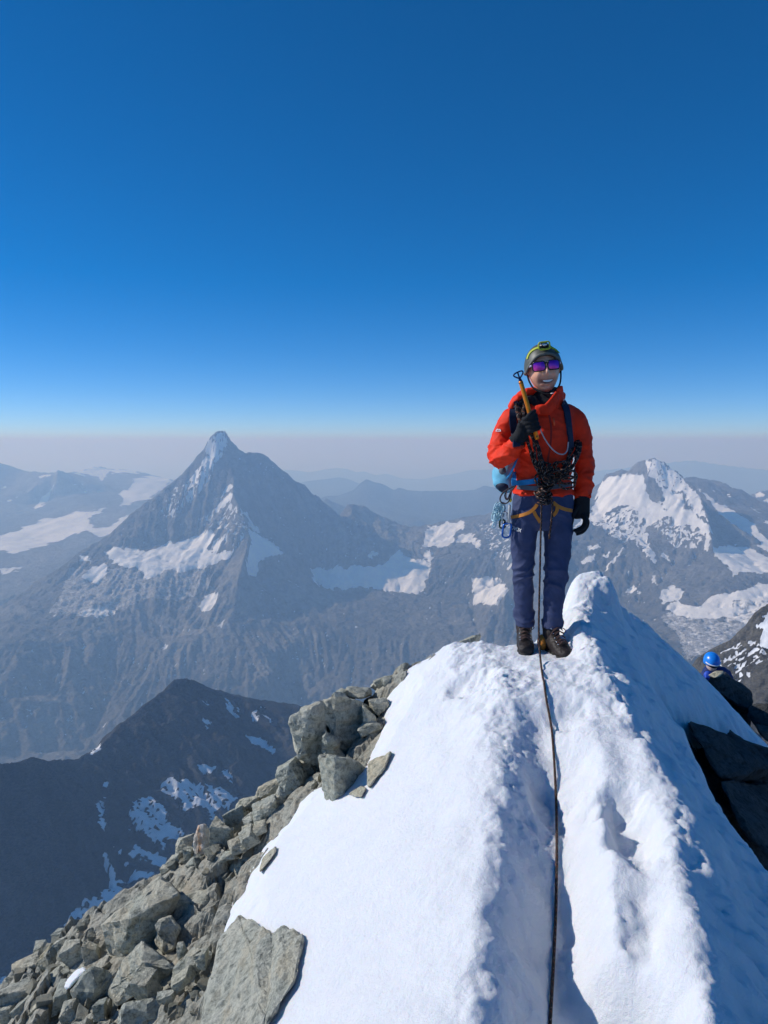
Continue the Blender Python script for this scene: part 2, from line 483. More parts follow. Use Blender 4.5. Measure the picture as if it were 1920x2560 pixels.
snow_m = [
    ('Z1', 1, [(690, 860), (730, 815), (790, 830), (860, 830), (930, 850), (1000, 830), (1080, 795), (1180, 790), (1270, 760), (1330, 720), (1380, 700), (1390, 740), (1340, 830), (1380, 860), (1470, 850), (1530, 830), (1480, 900), (1400, 920), (1330, 950), (1200, 990), (1100, 960), (1030, 1000), (960, 1030), (900, 960), (800, 950), (730, 920)]),
    ('Z1', 1, [(520, 1010), (600, 940), (690, 920), (700, 990), (640, 1060), (570, 1040)]), ('Z1', 1, [(510, 870), (580, 880), (590, 920), (510, 910)]),
    ('Z1', 1, [(1360, 830), (1440, 755), (1455, 770), (1390, 860)]), ('Z1', 1, [(1380, 570), (1500, 470), (1520, 500), (1430, 560), (1400, 590)]),
    ('Z1', .62, [(1380, 70), (1470, 70), (1475, 150), (1400, 290), (1330, 430), (1250, 520), (1190, 520), (1240, 370), (1330, 240), (1330, 180), (1370, 100)]),
    ('Z1', .42, [(1290, 300), (1340, 420), (1250, 530), (1160, 570), (1080, 650), (1030, 600), (1100, 480)]),
    ('Z1', .4, [(1280, 650), (1380, 560), (1500, 470), (1620, 680), (1540, 830), (1400, 820), (1300, 720)]),
    ('R3', 1, [(1030, 540), (1080, 560), (1130, 590), (1175, 635), (1120, 655), (1080, 660), (1060, 740), (1030, 720), (1025, 650), (1040, 600)]),
    ('R3', .8, [(925, 385), (955, 340), (972, 355), (900, 430)]), ('R3', 1, [(1030, 480), (1075, 540), (1060, 550), (1035, 510)]), ('R3', .8, [(990, 450), (1035, 465), (1030, 490)]),
    ('R3', .35, [(1070, 260), (1150, 260), (1160, 310), (1090, 320)]),
    ('Z2', 1, [(460, 960), (600, 960), (780, 940), (880, 950), (960, 910), (1040, 840), (1080, 890), (1160, 900), (1240, 930), (1200, 1080), (1150, 1130), (1000, 1120), (850, 1080), (700, 1090), (600, 1100), (520, 1070), (470, 1020)]),
    ('Z2', 1, [(1180, 820), (1220, 690), (1300, 670), (1340, 655), (1400, 660), (1440, 645), (1460, 690), (1400, 720), (1390, 790), (1330, 820)]),
    ('Z2', 1, [(1390, 800), (1430, 740), (1510, 740), (1570, 810), (1550, 850), (1500, 790)]), ('Z2', .9, [(1010, 650), (1080, 665), (1060, 680)]),
    ('Z2', .8, [(830, 870), (890, 845), (900, 860), (850, 900)]), ('Z2', 1, [(1200, 840), (1250, 860), (1240, 930), (1190, 900)]),
    ('R4', .8, [(450, 640), (570, 640), (600, 690), (560, 760), (460, 740)]), ('R4', .4, [(480, 420), (620, 400), (620, 620), (540, 560)]),
    ('R3', -.5, [(290, 690), (450, 690), (600, 700), (850, 690), (880, 780), (760, 830), (600, 830), (480, 880), (360, 900), (200, 880), (260, 780)]),
    ('Z4', .6, [(400, 190), (430, 150), (540, 140), (640, 180), (500, 195)]), ('Z4', .85, [(1015, 140), (1100, 60), (1140, 70), (1090, 160), (1050, 165)]),
    ('Z4', .8, [(1110, 240), (1150, 245), (1175, 210), (1160, 210), (1140, 235)]), ('Z4', .5, [(1250, 220), (1270, 260), (1280, 265), (1265, 220)]),
]
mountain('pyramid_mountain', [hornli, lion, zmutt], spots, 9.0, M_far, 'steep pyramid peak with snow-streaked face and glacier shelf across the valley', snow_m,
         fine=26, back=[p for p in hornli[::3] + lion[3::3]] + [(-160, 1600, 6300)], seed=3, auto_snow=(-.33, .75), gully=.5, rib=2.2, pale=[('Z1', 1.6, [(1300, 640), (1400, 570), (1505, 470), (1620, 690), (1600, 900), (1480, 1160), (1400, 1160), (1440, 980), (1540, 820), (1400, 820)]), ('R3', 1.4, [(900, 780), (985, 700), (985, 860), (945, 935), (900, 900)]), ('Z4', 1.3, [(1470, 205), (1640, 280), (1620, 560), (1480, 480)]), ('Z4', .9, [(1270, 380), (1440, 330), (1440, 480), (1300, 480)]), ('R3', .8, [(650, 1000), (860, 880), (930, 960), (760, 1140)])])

# ---- the broad glaciated peak
sky_h = zp('Z3', [(-430, 520, 7700), (-250, 480, 7650), (60, 440, 7500), (250, 400, 7350), (320, 340, 7300), (370, 270, 7250), (490, 235, 7200), (550, 240, 7180), (590, 200, 7160), (620, 168, 7150), (665, 165, 7130), (710, 150, 7115), (750, 145, 7100), (830, 180, 7080),
                  (890, 220, 7060), (980, 290, 7000), (1060, 360, 6900), (1130, 460, 6700), (1180, 600, 6450), (1205, 760, 6250), (1220, 900, 6100), (1290, 1000, 5900), (1430, 1110, 5700)])
mid_h = zp('Z3', [(665, 165, 7130), (690, 380, 6850), (760, 500, 6700), (790, 640, 6500), (770, 800, 6280), (850, 1000, 5950), (1000, 1130, 5700)])
left_h = zp('Z3', [(560, 500, 6750), (600, 760, 6350), (620, 880, 6100), (730, 1050, 5850), (780, 1250, 5500), (780, 1400, 5300)])
right_h = zp('Z3', [(1060, 680, 6420), (1060, 850, 6200), (1000, 1000, 5950), (1090, 1220, 5550)])
sp_h = zp('Z3', [(690, 920, 6000), (900, 950, 6060), (820, 1200, 5600), (1100, 980, 6050), (1200, 1180, 5580), (1430, 1180, 5560), (830, 1350, 5350), (1000, 1400, 5250), (1300, 1430, 5200), (1659, 1300, 5400), (1659, 1100, 5800), (1900, 1100, 5800), (1900, 1300, 5400),
                 (950, 1570, 4900), (1400, 1580, 4900), (1900, 1580, 4900), (1000, 1750, 4500), (1900, 1750, 4500), (100, 1000, 5900), (300, 1000, 5900), (500, 1280, 5620), (650, 1400, 5400), (100, 750, 6400), (350, 650, 6600), (-430, 1000, 6100), (-430, 1400, 5450), (200, 1400, 5420), (-430, 1750, 4500), (300, 1750, 4500),
                 (450, 400, 6950), (560, 380, 6920), (900, 480, 6700), (1000, 560, 6560), (1330, 860, 6500), (1500, 900, 6450), (1750, 900, 6500)])
snow_h = [
    ('Z3', 1, [(330, 330), (380, 290), (470, 290), (560, 265), (660, 290), (690, 370), (690, 440), (760, 500), (860, 560), (900, 600), (800, 620), (740, 660), (690, 700), (640, 780), (620, 870), (600, 800), (690, 660), (640, 600), (560, 520), (480, 520), (400, 560), (330, 640), (240, 650), (110, 700), (250, 560), (300, 430)]),
    ('Z3', 1, [(800, 370), (900, 400), (980, 440), (990, 520), (1060, 560), (1130, 640), (1200, 680), (1210, 780), (1190, 890), (1160, 870), (1160, 740), (1050, 680), (960, 680), (900, 640), (860, 560), (780, 500), (830, 470)]),
    ('Z3', .72, [(670, 170), (750, 145), (890, 220), (1000, 330), (1130, 460), (1180, 650), (1060, 560), (980, 430), (800, 360), (700, 300)]),
    ('Z3', .75, [(620, 780), (690, 740), (720, 850), (770, 920), (760, 1000), (700, 960), (660, 880)]), ('Z3', .9, [(720, 1070), (750, 1080), (770, 1170), (730, 1130)]),
    ('Z3', 1, [(225, 850), (290, 825), (315, 860), (260, 890)]), ('Z3', 1, [(150, 960), (290, 910), (270, 970), (170, 990)]), ('Z3', 1, [(440, 930), (520, 850), (520, 870), (380, 1030), (360, 1030)]), ('Z3', 1, [(345, 920), (400, 870), (400, 900), (365, 950)]),
    ('Z3', 1, [(520, 1210), (600, 1150), (600, 1190), (560, 1230)]), ('Z3', 1, [(620, 1200), (660, 1200), (640, 1230)]), ('Z3', 1, [(590, 1260), (620, 1250), (605, 1290)]), ('Z3', 1, [(525, 1050), (555, 1045), (545, 1070)]),
    ('Z3', .6, [(240, 640), (560, 520), (700, 650), (640, 780), (480, 820), (420, 760)]), ('Z3', .52, [(740, 680), (860, 560), (1160, 740), (1090, 860), (930, 870)]),
    ('Z3', .7, [(800, 880), (890, 960), (890, 980), (800, 920)]),
    ('Z3', 1, [(1220, 860), (1380, 830), (1659, 940), (1850, 940), (1850, 1060), (1540, 1060), (1440, 1060), (1390, 1080), (1290, 960), (1220, 920)]),
    ('Z3', 1, [(800, 1190), (880, 1160), (1000, 1190), (950, 1280), (810, 1330)]),
    ('Z3', 1, [(830, 1350), (940, 1290), (1100, 1330), (1270, 1220), (1390, 1210), (1659, 1130), (1850, 1130), (1850, 1260), (1400, 1280), (1330, 1410), (1250, 1430), (1000, 1410)]),
    ('Z3', -.6, [(1300, 1430), (1400, 1280), (1850, 1250), (1850, 1470), (1480, 1480)]), ('Z3', -.54, [(790, 1400), (860, 1370), (1250, 1430), (1480, 1470), (1480, 1600), (1250, 1700), (1000, 1760), (940, 1560), (850, 1480)]),
    ('Z3', -.47, [(1040, 1650), (1200, 1580), (1350, 1590), (1200, 1680)]),
]
mountain('glaciated_mountain', [sky_h, mid_h, left_h, right_h], sp_h, 9.5, M_far, 'broad snow-covered peak with hanging glaciers and rock buttresses', snow_h,
         fine=19, back=sky_h[::3], seed=8, auto_snow=(-.35, .8), sink=(1285, 1338), rib=2.0)

back_h = zp('Z3', [(700, 420, 8200), (1000, 300, 8200), (1060, 288, 8200), (1110, 300, 8180), (1160, 310, 8150), (1240, 350, 8100), (1255, 322, 8100), (1330, 345, 8060), (1380, 385, 8000), (1430, 400, 7950), (1450, 395, 7900), (1500, 430, 7850), (1580, 480, 7800), (1700, 520, 7700), (2000, 640, 7500)])
sp_b = zp('Z3', [(900, 700, 7000), (1200, 560, 7300), (1350, 620, 7050), (1500, 680, 6900), (1700, 720, 6800), (1150, 820, 6600), (1400, 850, 6450), (1700, 960, 6300), (2100, 960, 6300), (1300, 1000, 6100), (1700, 1080, 6000), (2100, 1080, 6000)])
mountain('rocky_ridge', [back_h], sp_b, 12, M_far, 'long serrated rock ridge behind the broad glaciated peak', [
    ('Z3', 1, [(1080, 380), (1200, 450), (1300, 520), (1420, 600), (1520, 640), (1659, 800), (1850, 900), (1850, 960), (1500, 820), (1400, 700), (1300, 640), (1190, 480)]), ('Z3', 1, [(1580, 615), (1659, 640), (1800, 680), (1800, 720), (1650, 660)]),
    ('Z3', .7, [(1200, 370), (1260, 420), (1250, 440)]), ('Z3', .8, [(1330, 420), (1380, 440), (1350, 450)]), ('Z3', .8, [(1500, 500), (1600, 590), (1580, 600)]), ('Z3', 1, [(1380, 820), (1560, 880), (1700, 960), (1500, 1000), (1400, 900)])],
         fine=16, back=back_h[::3], seed=12, drops=25000)
mountain('snowy_summit', [zp('Z3', [(1430, 520, 9600), (1530, 430, 9600), (1600, 405, 9600), (1659, 400, 9600), (1760, 440, 9600), (1950, 420, 9600), (2200, 520, 9600)])],
         zp('Z3', [(1430, 640, 8900), (1659, 620, 8900), (2200, 640, 8900)]), 22, M_far, 'small snow-capped summit beyond the serrated ridge', [('Z3', 1, [(1540, 430), (1610, 410), (1620, 440), (1560, 455)]), ('Z3', 1, [(1610, 480), (1670, 450), (1680, 500)])],
         fine=14, back=zp('Z3', [(1430, 520, 9600), (1659, 400, 9600), (2200, 520, 9600)]), seed=15, drops=4000)

# ---- snow dome range on the left
dome = zp('Z1', [(-700, 300, 14500), (-300, 240, 14500), (-100, 230, 14300), (0, 275, 14200), (60, 310, 14100), (150, 330, 14000), (240, 365, 14000), (340, 372, 14200), (356, 340, 13300), (375, 322, 13200), (440, 345, 13400), (500, 332, 14600), (600, 310, 15000), (630, 295, 15000), (665, 300, 15000), (700, 318, 15000), (830, 325, 15000), (930, 340, 14800), (1000, 360, 14600), (1110, 385, 14400), (1300, 420, 14200), (1700, 480, 14000)])
sp_d = zp('Z1', [(0, 520, 13000), (130, 560, 12800), (210, 585, 12500), (330, 530, 12900), (480, 480, 13000), (640, 400, 14000), (780, 470, 13000), (860, 400, 13800), (930, 480, 12900), (1060, 460, 13200),
                 (0, 700, 11300), (300, 640, 11500), (560, 570, 11800), (700, 560, 11900), (800, 545, 12000), (1000, 520, 12300), (1300, 560, 12000), (1700, 600, 12000), (-700, 650, 12500), (-700, 800, 10500),
                 (0, 820, 9800), (300, 780, 10000), (530, 730, 10100), (700, 700, 10200), (900, 680, 10400), (1300, 700, 10400),
                 (-700, 1100, 8400), (0, 960, 8600), (300, 900, 8800), (600, 850, 9000), (1000, 800, 9200), (-700, 1300, 7600), (0, 1200, 7600), (500, 1100, 7800), (1000, 1000, 8200), (1700, 1000, 8500)])
mountain('snow_dome_range', [dome], sp_d, 24, M_far, 'hazy snow dome range with wide glacier plain behind the pyramid peak', [
    ('Z1', 1, [(215, 585), (280, 500), (340, 440), (370, 380), (350, 440), (310, 520), (270, 560)]), ('Z1', 1, [(430, 340), (520, 325), (640, 290), (700, 315), (860, 325), (940, 345), (820, 350), (700, 345), (660, 400), (620, 360)]),
    ('Z1', 1, [(240, 360), (340, 365), (340, 378), (250, 375)]), ('Z1', .5, [(20, 420), (60, 430), (0, 450)]),
    ('Z1', 1, [(770, 555), (800, 520), (770, 470), (830, 450), (870, 400), (850, 380), (930, 370), (1010, 360), (1110, 385), (1060, 440), (980, 500), (900, 525)]),
    ('Z1', 1, [(-700, 780), (0, 745), (150, 700), (300, 640), (500, 595), (560, 600), (690, 565), (640, 600), (560, 640), (600, 690), (700, 700), (760, 650), (820, 610), (900, 640), (800, 720), (650, 760), (560, 715), (430, 760), (270, 820), (100, 860), (0, 845), (-700, 880)]),
    ('Z1', .6, [(0, 970), (200, 950), (100, 985), (0, 1000)])],
         fine=30, wave=900, back=dome[::3], seed=21, auto_snow=(-.3, .5), drops=20000, ridge_keep=200, gully=.7, far_drop=2500)

# ---- pale far ranges
def far_range(label, line, D, depth, cell, seed, fine):
    ln = [(u, v, D) for u, v in line]
    spots = [(u, v + 40 * 12000 / D + 30, D - depth) for u, v in line[::2]] + [(line[-1][0], line[-1][1] + 60, D - depth)]
    spots += [(line[0][0], 1300, D - depth * 1.6), (line[len(line) // 2][0], 1300, D - depth * 1.6), (line[-1][0], 1300, D - depth * 1.6)]
    mountain('mountain_range', [ln], spots, cell, M_hill, label, (), fine=fine, wave=1500, back=ln[::2], seed=seed, drops=9000, ridge_keep=250, far_drop=2500, gully=1.2)
far_range('low craggy ridge just beyond the notch beside the pyramid peak', [(760, 1262), (800, 1262), (816, 1244), (828, 1254), (840, 1258), (862, 1268), (900, 1290), (960, 1300)], 11000, 900, 26, 31, 20)
far_range('blue hazy range with one pointed top behind the climber', [(600, 1260), (760, 1262), (816, 1239), (845, 1239), (885, 1224), (901, 1208), (916, 1197), (936, 1204), (959, 1210), (986, 1224), (997, 1218), (1017, 1225), (1050, 1228), (1101, 1227), (1140, 1227), (1186, 1225), (1210, 1212), (1240, 1220), (1300, 1232), (1480, 1228), (1600, 1222), (1800, 1230)], 14500, 1500, 40, 33, 32)
far_range('faint rounded hill range in the haze', [(640, 1222), (720, 1212), (766, 1204), (800, 1199), (847, 1193), (870, 1197), (897, 1208), (950, 1222), (1100, 1232)], 21000, 2500, 75, 35, 30)
far_range('palest jagged range along the horizon', [(560, 1190), (640, 1180), (716, 1173), (770, 1180), (808, 1173), (843, 1170), (866, 1171), (893, 1181), (909, 1177), (939, 1187), (966, 1183), (1005, 1195), (1060, 1198), (1110, 1188), (1179, 1175), (1240, 1172), (1340, 1180), (1480, 1178), (1600, 1165), (1680, 1156), (1729, 1150), (1792, 1160), (1860, 1168), (1920, 1175), (2050, 1180), (2300, 1190)], 31000, 3500, 130, 37, 45)

# ---- dark shaded ridge below
near_line = zp('Z4', [(-300, 1010, 1640), (-120, 960, 1670), (0, 945, 1700), (80, 945, 1715), (170, 918, 1735), (250, 930, 1750), (330, 942, 1765), (400, 930, 1785), (470, 905, 1810), (530, 850, 1850), (620, 745, 1910), (700, 690, 1950), (780, 620, 2000), (850, 570, 2040), (900, 520, 2080), (930, 510, 2100), (1000, 512, 2130), (1030, 525, 2140), (1070, 555, 2150), (1150, 575, 2180), (1240, 595, 2210), (1340, 620, 2240), (1450, 630, 2270), (1550, 650, 2290), (1620, 665, 2300), (1900, 760, 2320), (2300, 950, 2300)])
near_spots = [(-200, 2200, 1480), (-200, 2600, 1360), (0, 2420, 1430), (0, 2700, 1250), (180, 2280, 1500), (330, 2190, 1560), (450, 2130, 1620), (560, 2100, 1680), (700, 2050, 1760), (900, 2000, 1850), (1200, 2000, 1850), (250, 2400, 1380), (500, 2300, 1420), (800, 2200, 1500), (1200, 2200, 1500), (400, 2700, 1150), (1000, 2700, 1150)]
near_snow = [('Z4', 1, p) for p in (
    [(462, 905), (490, 862), (522, 846), (515, 875), (480, 907)], [(1050, 622), (1087, 632), (1080, 644)], [(1163, 620), (1185, 626), (1212, 665), (1245, 712), (1225, 705), (1188, 668)], [(1220, 636), (1247, 665), (1228, 667)], [(1342, 638), (1392, 660), (1370, 662)],
    [(1308, 680), (1330, 668), (1342, 735), (1310, 722)], [(1358, 703), (1392, 708), (1407, 744)], [(1043, 698), (1097, 733), (1092, 752), (1050, 732)], [(1050, 748), (1090, 765), (1085, 773)], [(1263, 783), (1330, 820), (1370, 828), (1432, 870), (1422, 890), (1370, 882), (1300, 838)],
    [(1018, 962), (1040, 943), (1132, 970), (1090, 987), (1040, 988)], [(1148, 990), (1182, 982), (1207, 1042), (1195, 1057)])] + [('R5', .68, p) for p in (
    [(522, 308), (572, 325), (560, 347), (533, 342)], [(520, 388), (542, 410), (547, 500), (540, 562), (498, 520), (500, 460)],
    [(820, 370), (850, 310), (910, 290), (1050, 320), (1150, 350), (1240, 400), (1200, 450), (1150, 440), (1110, 520), (1040, 440), (960, 470), (900, 400)],
    [(670, 480), (700, 410), (780, 390), (850, 440), (870, 520), (960, 560), (960, 600), (880, 620), (840, 680), (780, 620), (720, 560), (680, 530)],
    [(515, 660), (545, 690), (600, 770), (610, 850), (580, 840), (555, 770)], [(700, 640), (800, 690), (880, 720), (850, 770), (760, 740), (660, 690)],
    [(700, 780), (830, 800), (700, 830), (600, 860), (700, 880), (600, 980), (480, 1000), (380, 1080), (330, 1060), (440, 930), (440, 880), (470, 940), (540, 870), (580, 850)], [(595, 652), (640, 680), (610, 690)], [(610, 725), (670, 720), (665, 750)],
    [(-60, 1310), (40, 1330), (30, 1400), (-60, 1440)], [(660, 560), (690, 570), (690, 585)])]
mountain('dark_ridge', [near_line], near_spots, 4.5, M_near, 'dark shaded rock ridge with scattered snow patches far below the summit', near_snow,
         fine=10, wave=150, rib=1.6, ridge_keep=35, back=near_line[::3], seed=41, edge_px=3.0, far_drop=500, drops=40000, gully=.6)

# ---- sunlit grey flank on the right
fl = zp('Z3', [(950, 1900, 760), (1100, 1742, 770), (1180, 1680, 780), (1250, 1640, 785), (1350, 1600, 790), (1440, 1540, 795), (1490, 1460, 800), (1540, 1390, 805), (1600, 1340, 810), (1659, 1310, 815), (1760, 1260, 830), (1950, 1190, 850)])
fls = zp('Z3', [(950, 2100, 700), (1200, 2000, 710), (1400, 1900, 725), (1659, 1750, 745), (1950, 1600, 770), (950, 2500, 600), (1400, 2500, 610), (1950, 2500, 620)])
mountain('rock_flank', [fl], fls, 1.9, M_mid, 'sunlit grey cliff flank streaked with snow below the second climber', [
    ('Z3', 1, [(1560, 1470), (1659, 1380), (1800, 1300), (1800, 1640), (1600, 1610), (1590, 1560), (1610, 1500)]), ('Z3', .36, [(1150, 1800), (1420, 1620), (1560, 1560), (1640, 1640), (1500, 1900), (1250, 1950)])],
         fine=2.6, wave=30, rib=1.6, ridge_keep=10, back=fl[::3], seed=51, far_drop=160, drops=20000, auto_snow=(-.3, .7), edge_px=3)

# ---- haze
hm = bpy.data.materials.new('haze_air'); hm.use_nodes = True
hn = hm.node_tree.nodes; hl = hm.node_tree.links
hn.remove(hn['Principled BSDF'])
pv = hn.new('ShaderNodeVolumePrincipled')
pv.inputs['Color'].default_value = (.42, .67, 1.0, 1)
pv.inputs['Absorption Color'].default_value = (1, 1, 1, 1)
pv.inputs['Density'].default_value = 1.2e-4
pv.inputs['Anisotropy'].default_value = .12
hl.new(pv.outputs[0], hn['Material Output'].inputs['Volume'])
bm = bmesh.new(); bmesh.ops.create_cube(bm, size=1.0)
for v in bm.verts: v.co = Vector((v.co.x * 230000, v.co.y * 230000, -1000 + v.co.z * 2350))
hmesh = bpy.data.meshes.new('haze'); bm.to_mesh(hmesh); bm.free()
link('haze', hmesh, hm, kind='stuff', label='pale blue haze filling the valleys', category='haze')
# ================================================================== summit ridge: bedrock and snow
ys_l = [0.6, 1.4, 1.86, 2.05, 2.235, 2.52, 2.88, 3.34, 4.02, 4.6, 5.2, 6.5]
xs_l = [.16, .21, .259, .305, .368, .467, .515, .58, .58, .49, .47, .6]
ys_z = [0.6, 1.4, 1.86, 2.235, 2.88, 3.34, 4.02, 4.45, 5.0, 6.5]
zs_l = [-1.60, -1.54, -1.50, -1.46, -1.39, -1.335, -1.275, -1.25, -1.26, -1.40]
ys_r = [0.6, 1.4, 1.82, 2.13, 2.44, 3.0, 3.32, 3.73, 3.87, 4.1, 4.4, 4.7, 5.2, 5.6, 6.5]
xs_r = [.70, .79, .85, .94, 1.02, 1.17, 1.175, 1.195, 1.20, 1.185, 1.21, 1.27, 1.475, 1.60, 1.9]
zs_r = [-1.58, -1.52, -1.47, -1.43, -1.41, -1.35, -1.315, -1.25, -1.205, -1.15, -1.07, -.97, -.86, -.95, -1.5]

def softplus(x, k):
    return k * np.logaddexp(0, x / k)

def ridge_base(x, y):
    """mean snow surface of the crest without detail"""
    x = np.asarray(x, float); y = np.asarray(y, float)
    xl = np.interp(y, ys_l, xs_l); zl = np.interp(y, ys_z, zs_l)
    xr = np.interp(y, ys_r, xs_r); zr = np.interp(y, ys_r, zs_r)
    t = (x - xl) / (xr - xl)
    tc = np.clip(t, 0, 1)
    # left flank, floor, right flank
    xl = xl + .03 * perlin2(y * 1.3, y * 0 + .5, 61)
    xr = xr + .025 * perlin2(y * 2.1, y * 0 + .5, 62) + .012 * perlin2(y * 6, y * 0 + .5, 63)
    lk = .045 + .07 * sstep(3.9, 3.2, y)
    left = softplus(xl - x, lk) * .755
    hk = .035 + .10 * np.exp(-((y - 5.15) / .4) ** 2)
    right = softplus(x - xr + hk * .6, hk) * (1.02 + .1 * np.clip(2.6 - y, 0, 1))
    rise = sstep(3.5, 4.7, y)                           # near the standing place the floor stays low and the right bank climbs
    curve = tc * (1 - rise) + rise * sstep(.52, 1.0, tc)
    z = zl + (zr - zl) * curve - left - right
    ye = np.interp(x, [-4, -1.5, -.7, -.3, 0., .3, .5, .75, 1.1, 1.4, 1.75, 2.2, 3.0, 4.5], [4.85, 4.9, 5.05, 5.25, 5.2, 5.05, 4.95, 4.8, 4.9, 5.3, 5.5, 5.75, 6.0, 6.2])
    hump = -.868 - .35 * ((x - 1.36) / .21) ** 4 - .35 * ((y - 5.16) / .34) ** 4
    z = np.maximum(z, hump) + .03 * np.exp(-((z - hump) / .05) ** 2)
    z = z - softplus(y - ye, .06) * 1.7
    return z

def trench(x, y):
    xl = np.interp(y, ys_l, xs_l); xr = np.interp(y, ys_r, xs_r)
    w = xr - xl
    t = (x - xl) / w
    tw = t + .10 * perlin2(y * 2.3, x * .7, 77)
    e0 = .26 * sstep(2.3, 1.95, y)
    prof = sstep(-.18, .32, tw) * (1 - sstep(.32 + e0, .64 + e0, tw) * .74) * (1 - sstep(.75, 1.02, t))
    depth = np.interp(y, [.6, 1.9, 2.6, 3.3, 3.7, 4.0], [.40, .37, .27, .19, .06, .0]) * (1 + .25 * perlin2(y * 1.7, x * 0, 78))
    return -prof * depth

def hit(u, v, off=0.0, ymax=9.0):
    d = ray(u, v)
    ys = np.linspace(1.0, ymax, 1600)
    f = ys / d[1] * d[2] - (ridge_base(ys / d[1] * d[0], ys) + off)
    k = np.argmax(f < 0)
    if f[k] >= 0: return None
    return np.array((ys[k] / d[1] * d[0], ys[k], ys[k] / d[1] * d[2]))

def plan_line(px):
    out = []
    for u, v in px:
        h = hit(u, v)
        if h is not None: out.append((h[0], h[1]))
    return out

# ---- where snow lies: plan outline unprojected from the photograph
left_edge = [(470, 2640), (505, 2500), (522, 2430), (545, 2320), (565, 2220), (600, 2165), (651, 2085), (684, 2045), (739, 1975), (777, 1930), (800, 1918), (860, 1900), (908, 1870), (930, 1830), (942, 1790), (971, 1752), (997, 1722), (1022, 1706), (1050, 1690)]
le = plan_line(left_edge)
snow_poly = [(-.9, .2)] + le[:16] + [(-.03, 4.82), (-.10, 5.05), (-.2, 5.6), (-.2, 8), (6, 8), (6, .2)]
#right_rock = [(1718, 1802), (1738, 1822), (1753, 1834), (1794, 1836), (1843, 1850), (1930, 1874), (2010, 1900), (2050, 2330), (1920, 2145), (1868, 2072), (1843, 2035), (1803, 1945), (1785, 1905), (1760, 1895), (1735, 1845)]
rr = [(1.66, 4.62), (1.78, 4.64), (1.9, 4.70), (2.1, 4.92), (2.36, 5.15), (2.75, 5.45), (3.3, 5.1), (3.4, 3.4), (2.5, 2.5), (1.72, 2.75), (1.63, 3.15), (1.64, 3.47), (1.62, 3.64), (1.63, 3.74), (1.73, 4.15), (1.74, 4.29), (1.66, 4.28), (1.64, 4.42)]

# =========================== rock materials
def rock_material(name, dark, mid, light, warm, scale=1.0, per_object=True):
    m = Mat(name, .88, spec=.25)
    co = m.coord('Object')
    if per_object:
        oi = m.new('ObjectInfo')
        add = m.new('VectorMath'); add.operation = 'MULTIPLY_ADD'
        m.lk(oi.outputs['Location'], add.inputs[0]); add.inputs[1].default_value = (3.1, 3.1, 3.1); m.lk(co, add.inputs[2])
        co = add.outputs[0]
    n1 = m.noise(co, 4.5 * scale, 8, .62)
    n2 = m.noise(co, 26 * scale, 8, .7)
    band = m.noise(m.scale_vec(co, (3 * scale, 3 * scale, 22 * scale)), 1.0, 6, .6, .6)
    n4 = m.noise(co, 90 * scale, 5, .75)
    c = m.mix(m.ramp(n1, [(.34, 0.), (.66, 1.)]), mid, light)
    c = m.mix(m.ramp(n2, [(.36, 1.), (.52, 0.)]), c, dark)
    c = m.mix(m.math('MULTIPLY', m.ramp(band, [(.48, 0.), (.64, 1.)]), .6), c, warm)
    c = m.mix(.8, c, m.ramp(n4, [(.3, .55), (.62, 1.15)]), 'MULTIPLY')
    if per_object:
        c = m.mix(.9, c, m.ramp(oi.outputs['Random'], [(0., (.8, .84, .84)), (.5, (1., 1., .98)), (1., (1.12, 1.05, .93))]), 'MULTIPLY')
    m.base(c)
    h = m.math('ADD', m.math('MULTIPLY', n2, .7), m.math('ADD', m.math('MULTIPLY', n4, .25), m.math('MULTIPLY', band, .5)))
    m.bump(h, 1.0, .04 / scale)
    return m.m

M_stone = rock_material('green_grey_gneiss', (.22, .235, .20), (.50, .515, .44), (.68, .66, .555), (.62, .545, .40))
M_bed = rock_material('weathered_bedrock', (.19, .195, .165), (.42, .42, .355), (.58, .555, .455), (.52, .44, .32), per_object=False)
def rust_material():
    m = Mat('rust_streaked_stone', .85, spec=.2)
    co = m.coord('Object')
    n = m.noise(m.scale_vec(co, (26, 26, 5)), 1.0, 6, .6, .5); f = m.noise(co, 60, 6, .7)
    x = m.new('SeparateXYZ'); m.lk(co, x.inputs[0])
    band = m.math('SUBTRACT', 1.0, m.math('MULTIPLY', m.math('ABSOLUTE', m.math('ADD', x.outputs[0], m.math('MULTIPLY', m.math('SUBTRACT', n, .5), .09))), 26.0), True)
    top = m.math('MULTIPLY', m.math('ADD', x.outputs[2], .10), 6.0, True)
    c = m.mix(m.ramp(n, [(.35, 0.), (.65, 1.)]), (.55, .52, .44), (.78, .75, .68))
    c = m.mix(m.math('MULTIPLY', m.math('MULTIPLY', band, top), m.ramp(f, [(.35, .25), (.6, 1.0)]), True), c, (.58, .27, .10))
    m.base(m.mix(.6, c, m.ramp(f, [(.3, .6), (.6, 1.1)]), 'MULTIPLY'))
    m.bump(m.math('ADD', n, m.math('MULTIPLY', f, .4)), .9, .03)
    return m.m
M_rust = rust_material()
M_pale = rock_material('pale_stone', (.30, .28, .2), (.5, .48, .38), (.6, .58, .48), (.45, .38, .22), 1.4)

